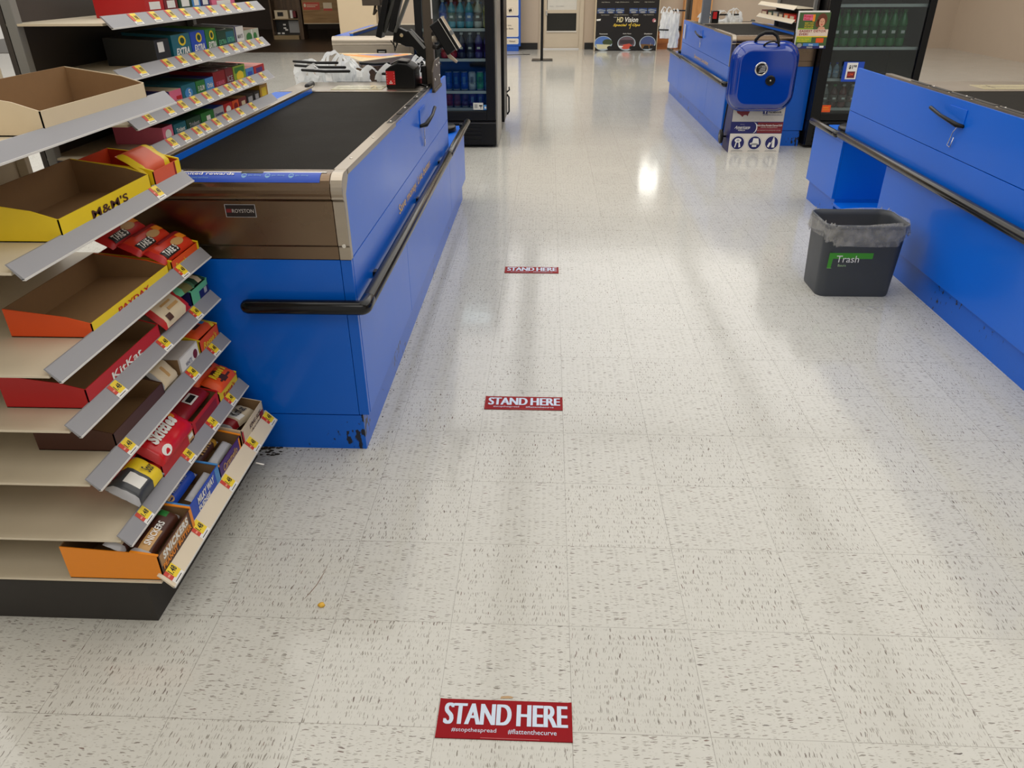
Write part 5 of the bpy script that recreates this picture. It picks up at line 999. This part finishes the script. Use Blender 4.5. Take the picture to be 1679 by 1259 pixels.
# ============================================================ FLOOR STICKERS
STK = M('sticker_red', (142, 8, 20), rough=.4, amt=.08, scale=20, spec=.12)
STW = P('sticker_white', (200, 214, 232), rough=.4)
def sticker(label, y0, dx=0.0):
    x0, w_, h_ = .307+dx, .303, .101; mb = MB()
    mb.m(STK).grid(lambda a, b: (x0+a*w_, y0+b*h_, .0012+.0025*max(0, (abs(a-.5)-.46)/.04)**2*.6+.0012*max(0, (.06-b)/.06)), 40, 8)
    mb.m(STK).box(x0, x0+w_, y0, y0+h_, .0002, .0008)
    pl = Plane((x0, y0, .0012), (1, 0, 0), (0, 1, 0))
    pl.text(mb, STW, 'STAND', .0150, .035, .055, .149, .0008, bold=0.0, res=5, fat=.0024); pl.text(mb, STW, 'HERE', .1800, .035, .055, .111, .0008, bold=0.0, res=5, fat=.0024)
    pl.text(mb, STW, '#stopthespread', .034, .014, .013, .100, .0008, bold=.0); pl.text(mb, STW, '#flattenthecurve', .160, .014, .013, .108, .0008, bold=.0)
    pl.rect(mb, P('sticker_edge', (196, 120, 122)), .1, .0025, .23, .0034, .0012)
    return tag(mb.build('floor_sticker', None), label, 'floor sticker')
sticker('red STAND HERE floor sticker nearest to the viewer', -.026)
sticker('red STAND HERE floor sticker in the middle of the row, beside the counter corner', 1.375)
sticker('red STAND HERE floor sticker farthest away along the aisle', 2.852)

t = thing('exit_lamp', 'lit white lamp box high on the back wall above the black display', 'wall lamp', (2.9, 16.4, 2.75))
mb = MB(); mb.box(2.68, 3.12, 16.36, 16.499, 2.45, 3.0); mb.build('housing', GREYP, t)
mb = MB(); mb.box(2.70, 3.10, 16.35, 16.359, 2.47, 2.98); mb.build('diffuser', M('lamp_diffuser', (255, 250, 240), emit=6.0), t)
# small litter
mb = MB(); mb.lathe([(0, 0), (.008, .0), (.0085, .003), (.0075, .006), (.003, .0085), (0, .009)], (-.048, .35, .0005), n=9); mb.v = [(v[0]+.002*math.sin(v[1]*900), v[1], v[2]) for v in mb.v]
tag(mb.build('candy_crumb', P('yellow_crumb', (224, 176, 60), rough=.4), bevel=0), 'yellow candy crumb lying on the floor tiles left of the nearest sticker', 'crumb')
mb = MB(); mb.prism([(.445, .080), (.474, .082), (.474, .086), (.463, .088), (.447, .086)], 'z', .0004, .0012); tag(mb.build('tape_scrap', P('tan_scrap', (178, 146, 104))), 'tiny tan tape scrap above the nearest floor sticker', 'tape')
mb = MB(); pts = [(-.155+.06*k/12+.06*(k/12)**2, .475+.20*k/12, .001) for k in range(13)]
pth = [(-.115, .425), (-.085, .47), (-.06, .53), (-.045, .60), (-.038, .645)]
mb.tube([(-.101, .372, .0003), (-.092, .395, .0005), (-.082, .425, .0005), (-.075, .468, .0005), (-.072, .51, .0003)], [.0004, .0008, .0010, .0007, .0003], n=5)
tag(mb.build('scuff_mark', P('brown_scuff', (122, 88, 66), rough=.7)), 'thin curved brown scuff on the tiles above the yellow crumb', 'scuff mark')
DUST = M('grime_clump', (44, 38, 30), rough=.95, bump=.6, amt=.4, scale=60)
rr = random.Random(5); mb = MB()
for k in range(110):
    x = -.50+rr.random()**1.6*.36; y = 1.088-rr.random()**2*.05; r_ = rr.uniform(.001, .006)*(1.3 if x < -.38 else .45)
    a0 = rr.uniform(0, 6); mb.add([(x+r_*1.6*math.cos(a0+q)*rr.uniform(.6, 1.2), y+r_*math.sin(a0+q)*rr.uniform(.5, 1.1), .0006) for q in (0, 1, 2, 3, 4, 5)]+[(x, y, r_*.7)], [(0, 1, 6), (1, 2, 6), (2, 3, 6), (3, 4, 6), (4, 5, 6), (5, 0, 6)])
for k in range(60):
    y = 1.1+rr.random()*3.2; x = -.083+rr.random()**2*.02; r_ = rr.uniform(.0006, .0026)
    mb.add([(x+r_*math.cos(q)*rr.uniform(.5, 1.5), y+2*r_*math.sin(q), .0006) for q in (0, 1, 2, 3, 4, 5)]+[(x, y, r_*.6)], [(0, 1, 6), (1, 2, 6), (2, 3, 6), (3, 4, 6), (4, 5, 6), (5, 0, 6)])
tag(mb.build('floor_grime', DUST), 'dark crumbly grime gathered along the foot of the big left counter', 'grime', kind='stuff')
mb = MB(); mb.grid(lambda a, b: (2.03+a*.16+.01*math.sin(9*b), 2.36+b*.07+.008*math.sin(12*a), .002+.014*abs(math.sin(7*a+5*b))*math.sin(PI*a)*math.sin(PI*b)), 16, 8)
tag(mb.build('plastic_scrap', film_material('clear_film', (220, 220, 216), opac=.35, rough=.15, bump=.8, bs=40)), 'clear crinkled plastic scrap on the floor in front of the trash bin', 'plastic scrap')

# ============================================================ TRASH BIN
t = thing('trash_bin', 'dark grey plastic bin with green Trash label and clear liner at the right', 'trash bin', (2.12, 2.69, 0))
BIN = M('bin_grey', (66, 70, 76), rough=.5, amt=.08, scale=14, bump=.05)
def rr2(cx, cy, w_, h_, r_, z, n=7):
    return [(p[0], p[1], z) for p in rsq(cx, cy, w_, h_, r_, n)]
rings = [rr2(2.12, 2.69, .365, .255, .045, .0), rr2(2.12, 2.69, .372, .262, .048, .012), rr2(2.12, 2.69, .400, .284, .052, .355), rr2(2.12, 2.69, .412, .296, .056, .357), rr2(2.12, 2.69, .412, .296, .056, .378), rr2(2.12, 2.69, .400, .284, .052, .380), rr2(2.12, 2.69, .394, .278, .05, .35), rr2(2.12, 2.69, .360, .250, .045, .012)]
n = len(rings[0]); mb = MB(); mb.add([v for rg in rings for v in rg], [(i*n+k, i*n+(k+1) % n, (i+1)*n+(k+1) % n, (i+1)*n+k) for i in range(len(rings)-1) for k in range(n)], True)
mb.add(rings[0], [tuple(range(n))[::-1]]); mb.add(rings[-1], [tuple(range(n))]); mb.build('bin_body', BIN, t)
sl = .018/.343
pl = Plane((1.955, 2.5565-.0008, .155), (1, 0, 0), (0, -.0415, 1)); mb = MB()
pl.rect(mb, P('label_green', (64, 150, 40)), 0, 0, .215, .082, .0008).rect(mb, P('label_green_edge', (120, 186, 96)), 0, .0, .215, .0025, .0012).text(mb, WHITE, 'Trash', .038, .032, .036, .112, .0014).text(mb, P('pale_green_text', (170, 206, 150)), 'Basura', .052, .010, .013, .040, .0014); lb = mb.build('bin_label', None, t); lb['label'] = 'green Trash label'
LINER = film_material('bin_liner', (206, 204, 198), opac=.36, rough=.12, bump=1.0, bs=26)
def lfn(a, b):
    an = 2*PI*a; k = len(rings[0]); base = rings[4][int(a*k) % k]; nxt = rings[4][(int(a*k)+1) % k]; f_ = a*k-int(a*k)
    x, y = base[0]+(nxt[0]-base[0])*f_, base[1]+(nxt[1]-base[1])*f_; dx, dy = x-2.12, y-2.69
    wv = .004*math.sin(13*an)+.003*math.sin(29*an+2)+.003*math.sin(41*an)
    if b < .42:   # outside drape
        q = b/.42; drop = .075+.030*math.sin(3*an+1)+.018*math.sin(7*an); s_ = 1.012+abs(wv)*2.2*(1-q)+.0
        return (2.12+dx*s_+wv*(1-q)*dx*8, 2.69+dy*s_, .384-drop*(1-q)+.004*math.sin(20*an)*q)
    q = (b-.42)/.58; s_ = 1.0-.05*q-.10*q*q+wv*2.0*q
    return (2.12+dx*s_*(1.0 if q > .05 else 1.0), 2.69+dy*s_, .388-.20*q+.008*math.sin(9*an+3)*(1-q)+.006*math.sin(23*an)*(1-q))
mb = MB(); mb.grid(lfn, 112, 16, True, None, wrap=True); mb.build('bin_liner', LINER, t)
mb = MB(); mb.add([(2.05, 2.66, .23), (2.19, 2.63, .245), (2.22, 2.74, .25), (2.08, 2.77, .235), (2.12, 2.69, .29)], [(0, 1, 4), (1, 2, 4), (2, 3, 4), (3, 0, 4)]).box(2.03, 2.2, 2.64, 2.76, .21, .23)
tag(mb.build('paper_scrap', P('peach_paper', (226, 190, 168))), 'crumpled peach coloured paper inside the grey bin', 'paper')
mb = MB(); mb.m(WHITE).add([(2.10, 2.61, .27), (2.24, 2.60, .262), (2.25, 2.66, .275), (2.12, 2.67, .285), (2.10, 2.61, .24), (2.24, 2.60, .24), (2.25, 2.66, .24), (2.12, 2.67, .24)], [(0, 1, 2, 3), (0, 4, 5, 1), (1, 5, 6, 2), (3, 2, 6, 7)]).m(RED).add([(2.11, 2.612, .2725), (2.15, 2.609, .270), (2.15, 2.62, .272), (2.11, 2.622, .2745)], [(0, 1, 2, 3)])
tag(mb.build('paper_scrap', None), 'white paper with a red corner lying in the grey bin', 'paper')

# ============================================================ BACK OF THE STORE
t = thing('product_display', 'large black cardboard display lettered HD Vision against the back wall', 'display', (2.16, 16.3, 0))
yd = 16.12; mb = MB(); mb.m(P('display_black', (24, 20, 18), rough=.3)).box(1.515, 2.80, yd, yd+.35, .006, 1.55).m(CREAM).box(1.50, 1.516, yd+.002, yd+.35, 0.006, 1.55).box(2.799, 2.812, yd+.002, yd+.35, .006, 1.55)
pl = Plane((1.515, yd, 0), (1, 0, 0), (0, 0, 1))
pl.text(mb, P('gold_white_text', (240, 226, 170)), 'HD', .43, .545, .095, .13, .001, bold=.02, shear=.2).text(mb, WHITE, 'Vision', .60, .545, .095, .27, .001, bold=.02, shear=.2).text(mb, P('yellow_text', (230, 196, 60)), 'Special + Ops', .36, .455, .062, .56, .001, bold=.03, shear=.3)
pl.poly(mb, P('yellow_text', (230, 196, 60)), [(.70, .42), (.712, .42), (.745, .545), (.735, .545)], .0008).text(mb, WHITE, 'AS SEEN', .36, .63, .014, .07, .001)
pl.poly(mb, WHITE, [(.01, .60), (.10, .61), (.09, .575), (.015, .57)], .001).disc(mb, P('rose_seal', (190, 110, 120)), 1.20, .575, .036, .036, .001).rect(mb, WHITE, 1.20, .55, 1.235, .575, .0014)
for k, cx in enumerate((.17, .66, 1.10)):
    rx = .19 if k < 2 else .17
    pl.disc(mb, P('halo_print', (176, 190, 200)), cx, .145, rx, .14, .0008, n=28); pl.disc(mb, (P('sea_blue', (84, 120, 190)), P('mauve_print', (104, 86, 94)), P('blue_dusk', (70, 84, 130)))[k], cx, .155, rx*.9, .12, .0012, n=28)
    pl.text(mb, WHITE, ('Panoramic', 'Night Vision', 'Outdoor')[k], cx, .315, .022, .17, .001, bold=.02, align='C')
pl.disc(mb, P('hill_green', (62, 76, 48)), .26, .165, .105, .06, .0016).poly(mb, P('sand_print', (210, 206, 170)), [(.02, .13), (.32, .12), (.30, .04), (.06, .035)], .0018).disc(mb, INK, .31, .06, .055, .035, .0022)
pl.rect(mb, P('city_dark', (58, 48, 54)), .52, .13, .80, .21, .0016).poly(mb, P('car_red', (206, 84, 66)), [(.54, .07), (.60, .12), (.72, .14), (.78, .10), (.70, .035), (.60, .03)], .0018).poly(mb, WHITE, [(.50, .10), (.60, .09), (.56, .06), (.50, .07)], .002).rect(mb, INK, .73, .03, .84, .09, .002)
pl.poly(mb, P('desert_brown', (120, 86, 46)), [(.96, .13), (1.22, .12), (1.20, .04), (.98, .04)], .0018).poly(mb, INK, [(1.0, .03), (1.04, .10), (1.12, .10), (1.14, .03)], .002).rect(mb, GREYPR, 1.16, .03, 1.17, .15, .002).rect(mb, INK, 1.15, .04, 1.27, .10, .0022)
for k in range(6):
    x_ = .02+k*.19+(.09 if k > 2 else 0); pl.rect(mb, P('pic_blue', (40, 66, 120)), x_, .71, x_+.17, .805, .0008); pl.poly(mb, P('pic_grey', (130, 140, 150)), [(x_, .775), (x_+.05, .79), (x_+.17, .77), (x_+.16, .75), (x_+.08, .76), (x_+.01, .745)], .0012); pl.disc(mb, GREYPR, x_+.085, .73, .06, .018, .0014, n=14)
    pl.rect(mb, P('pic_blue', (40, 66, 120)), x_, 1.02, x_+.17, 1.12, .0008)
for x_, w_ in ((.10, .17), (.38, .28), (.76, .11), (.98, .2)): pl.text(mb, P('pale_text', (214, 208, 190)), 'High Definition', x_, .67, .018, w_, .001); pl.text(mb, P('pale_text', (214, 208, 190)), 'High Definition', x_, .905, .018, w_, .001)
pl.text(mb, WHITE, 'HD Vision', .4, 1.25, .12, .5, .001, bold=.02, shear=.2)
mb.build('display_front', None, t)
t = thing('notice_board', 'blue floor standing board with white text panels by the back wall', 'notice board', (-.45, 16.2, 0))
yp = 16.12; BB = P('board_blue', (30, 84, 176))
mb = MB(); mb.box(-.84, -.055, yp, yp+.06, .09, 1.9); mb.build('board', BB, t, bevel=.01); mb = MB(); mb.box(-.80, -.10, yp-.02, yp+.2, 0, .09); mb.build('board_foot', BB, t, bevel=.004)
mb = MB(); pl = Plane((0, yp, 0), (1, 0, 0), (0, 0, 1)); PN = P('board_panel', (226, 214, 194))
for (a, b) in ((.145, .235), (.285, .635), (.685, 1.3)):
    mb.m(PN).add([pl.pt(x_, z_, .001) for x_, z_ in rsq(-.45, (a+b)/2, .68, b-a, .018, 4)], [tuple(range(20))])
    mb.m(WHITE).add([pl.pt(x_, z_, .0004) for x_, z_ in rsq(-.45, (a+b)/2, .70, b-a+.02, .024, 4)], [tuple(range(20))])
pl.text(mb, INK, 'here to serve for you.', -.245, .475, .035, .42, .0016, bold=.02, align='R').text(mb, INK, 'our associates to them.', -.20, .415, .035, .46, .0016, bold=.02, align='R').text(mb, INK, 'Walmart', -.30, .175, .03, .13, .0016, bold=.03).text(mb, GREYPR, '-----', -.38, .185, .008, .06, .0016)
for k in range(3): pl.disc(mb, P('line_tan', (170, 150, 120)), -.30+k*.03, .76+k*.012, .035, .045, .0012, n=16); pl.disc(mb, PN, -.30+k*.03, .76+k*.012, .031, .041, .0016, n=16)
pl.rect(mb, NAVY, -.7, .648, -.1, .672, .001)
mb.build('text_panels', None, t)
t = thing('queue_stand', 'thin black post on a flat rectangular foot in the middle of the far aisle', 'stanchion', (.41, 14.25, 0))
mb = MB(); mb.box(.222, .615, 14.08, 14.44, .0005, .012); mb.build('foot_plate', M('dark_plate', (34, 32, 30), rough=.35), t, bevel=.003)
mb = MB(); mb.box(.385, .435, 14.10, 14.15, .012, 1.35); mb.build('post', BLACK, t, bevel=.004)
mb = MB(); mb.box(.20, .62, 14.105, 14.125, 1.35, 1.65); mb.build('sign_holder', BLACK, t)
mb = MB(); mb.tube([(-.30, 15.25, .004), (-.1, 15.3, .004), (.05, 15.32, .004)], .007, n=6); mb.box(.02, .16, 15.30, 15.35, .0005, .012); tag(mb.build('floor_strap', P('dark_strap', (60, 56, 54))), 'dark strap lying on the floor left of the black post foot', 'strap')

# steel table behind the bags, coloured reflections painted on its top
mb = MB(); mb.m(P('panel_cream', (226, 204, 160), rough=.25)).prism([(-1.20, 5.50), (-.58, 5.45), (-.545, 5.30), (-.84, 4.80), (-.96, 4.86)], 'z', .875, .90)
pl = Plane((0, 0, .90), (1, 0, 0), (0, 1, 0)); pl.poly(mb, AMBER, [(-1.13, 5.36), (-.86, 5.12), (-.72, 5.16), (-.95, 5.34)], .0006).poly(mb, P('lavender_reflection', (130, 124, 170), rough=.3), [(-1.0, 5.36), (-.72, 5.46), (-.62, 5.36), (-.78, 5.20)], .0009).poly(mb, AMBER, [(-.70, 5.30), (-.60, 5.40), (-.58, 5.32), (-.66, 5.22)], .0012)
t2 = thing('display_table', 'low steel table behind the bags, its top painted with cream, orange and lavender reflections', 'table', (-.85, 5.15, 0)); mb.build('table_top', None, t2)
mb = MB(); mb.prism([(-1.08, 5.42), (-.64, 5.38), (-.62, 5.30), (-.84, 4.92), (-.92, 4.95)], 'z', 0, .874); mb.build('table_body', STEELD, t2)
mb = MB(); mb.prism([(-1.215, 5.51), (-1.20, 5.50), (-.84, 4.795), (-.855, 4.78), (-.98, 4.85)], 'z', .86, .905); mb.prism([(-.545, 5.31), (-.535, 5.29), (-.835, 4.785), (-.845, 4.80)], 'z', .86, .905); mb.build('table_edge', STEEL, t2)
# kiosk and hanging wooden sign in the dark entrance
t = thing('book_kiosk', 'dark wooden shelf unit with pictures and a pale base in the entrance, far left', 'shelf unit', (-6.12, 19.6, 0))
WOODS = planks_material('kiosk_wood', (60, 44, 30), (104, 80, 56), sc=(8, 8, .8))
mb = MB(); mb.box(-5.80, -5.70, 19.5, 19.9, 0, 1.6).box(-6.50, -6.46, 19.5, 19.9, 0, 1.6).box(-6.46, -5.80, 19.8, 19.9, 0, 1.6); mb.build('frame', WOODS, t)
mb = MB(); mb.box(-6.46, -5.82, 19.45, 19.8, .0, .09); mb.build('pale_base', P('kiosk_base', (150, 128, 92)), t)
mb = MB(); mb.m(INK).box(-6.46, -5.80, 19.70, 19.80, .09, .44); pl = Plane((-6.46, 19.70, .09), (1, 0, 0), (0, 0, 1))
pl.rect(mb, GREYPR, .34, .05, .63, .33, .001)
for a, b in ((.02, .02), (.13, .02), (.19, .22), (.19, .14), (.23, .10)): pl.rect(mb, TAGW, a, b, a+.07, b+.035, .0014)
mb.build('poster_panel', None, t)
mb = MB(); mb.m(P('kiosk_base', (150, 128, 92))).box(-6.46, -5.82, 19.55, 19.8, .45, .47).m(CREAM).box(-6.42, -6.08, 19.6, 19.75, .47, .66).m(INK).box(-6.34, -6.2, 19.58, 19.6, .53, .62).m(MAROON).box(-5.95, -5.88, 19.6, 19.7, .5, .64).m(WHITE).box(-6.02, -5.96, 19.6, 19.7, .48, .66); mb.build('picture_shelf', None, t)
t = thing('wooden_sign', 'tan wooden board with red and white signs hanging in the dark entrance', 'sign', (-5.15, 19.5, .37))
mb = MB(); mb.box(-5.66, -4.70, 19.5, 19.56, .37, 1.25); mb.build('board', planks_material('tan_board', (134, 100, 56), (170, 132, 82), sc=(.6, 6, 6)), t)
mb = MB(); pl = Plane((-5.66, 19.5, .37), (1, 0, 0), (0, 0, 1)); SR = P('sign_red', (196, 76, 56)); pl.rect(mb, SR, .03, .30, .45, .47).rect(mb, SR, .54, .28, .76, .33).rect(mb, CREAM, .54, .33, .76, .46).rect(mb, CREAM, .12, .40, .40, .415, .001).rect(mb, CREAM, .12, .365, .34, .38, .001); pl.disc(mb, CREAM, .075, .40, .03, .04, .001); mb.build('sign_panels', None, t)
mb = MB(); mb.box(-5.66, -4.70, 19.49, 19.57, .355, .37).box(-5.5, -5.46, 19.52, 19.55, 1.25, CEIL_Z).box(-4.9, -4.86, 19.52, 19.55, 1.25, CEIL_Z); mb.build('sign_rail', CREAM, t)
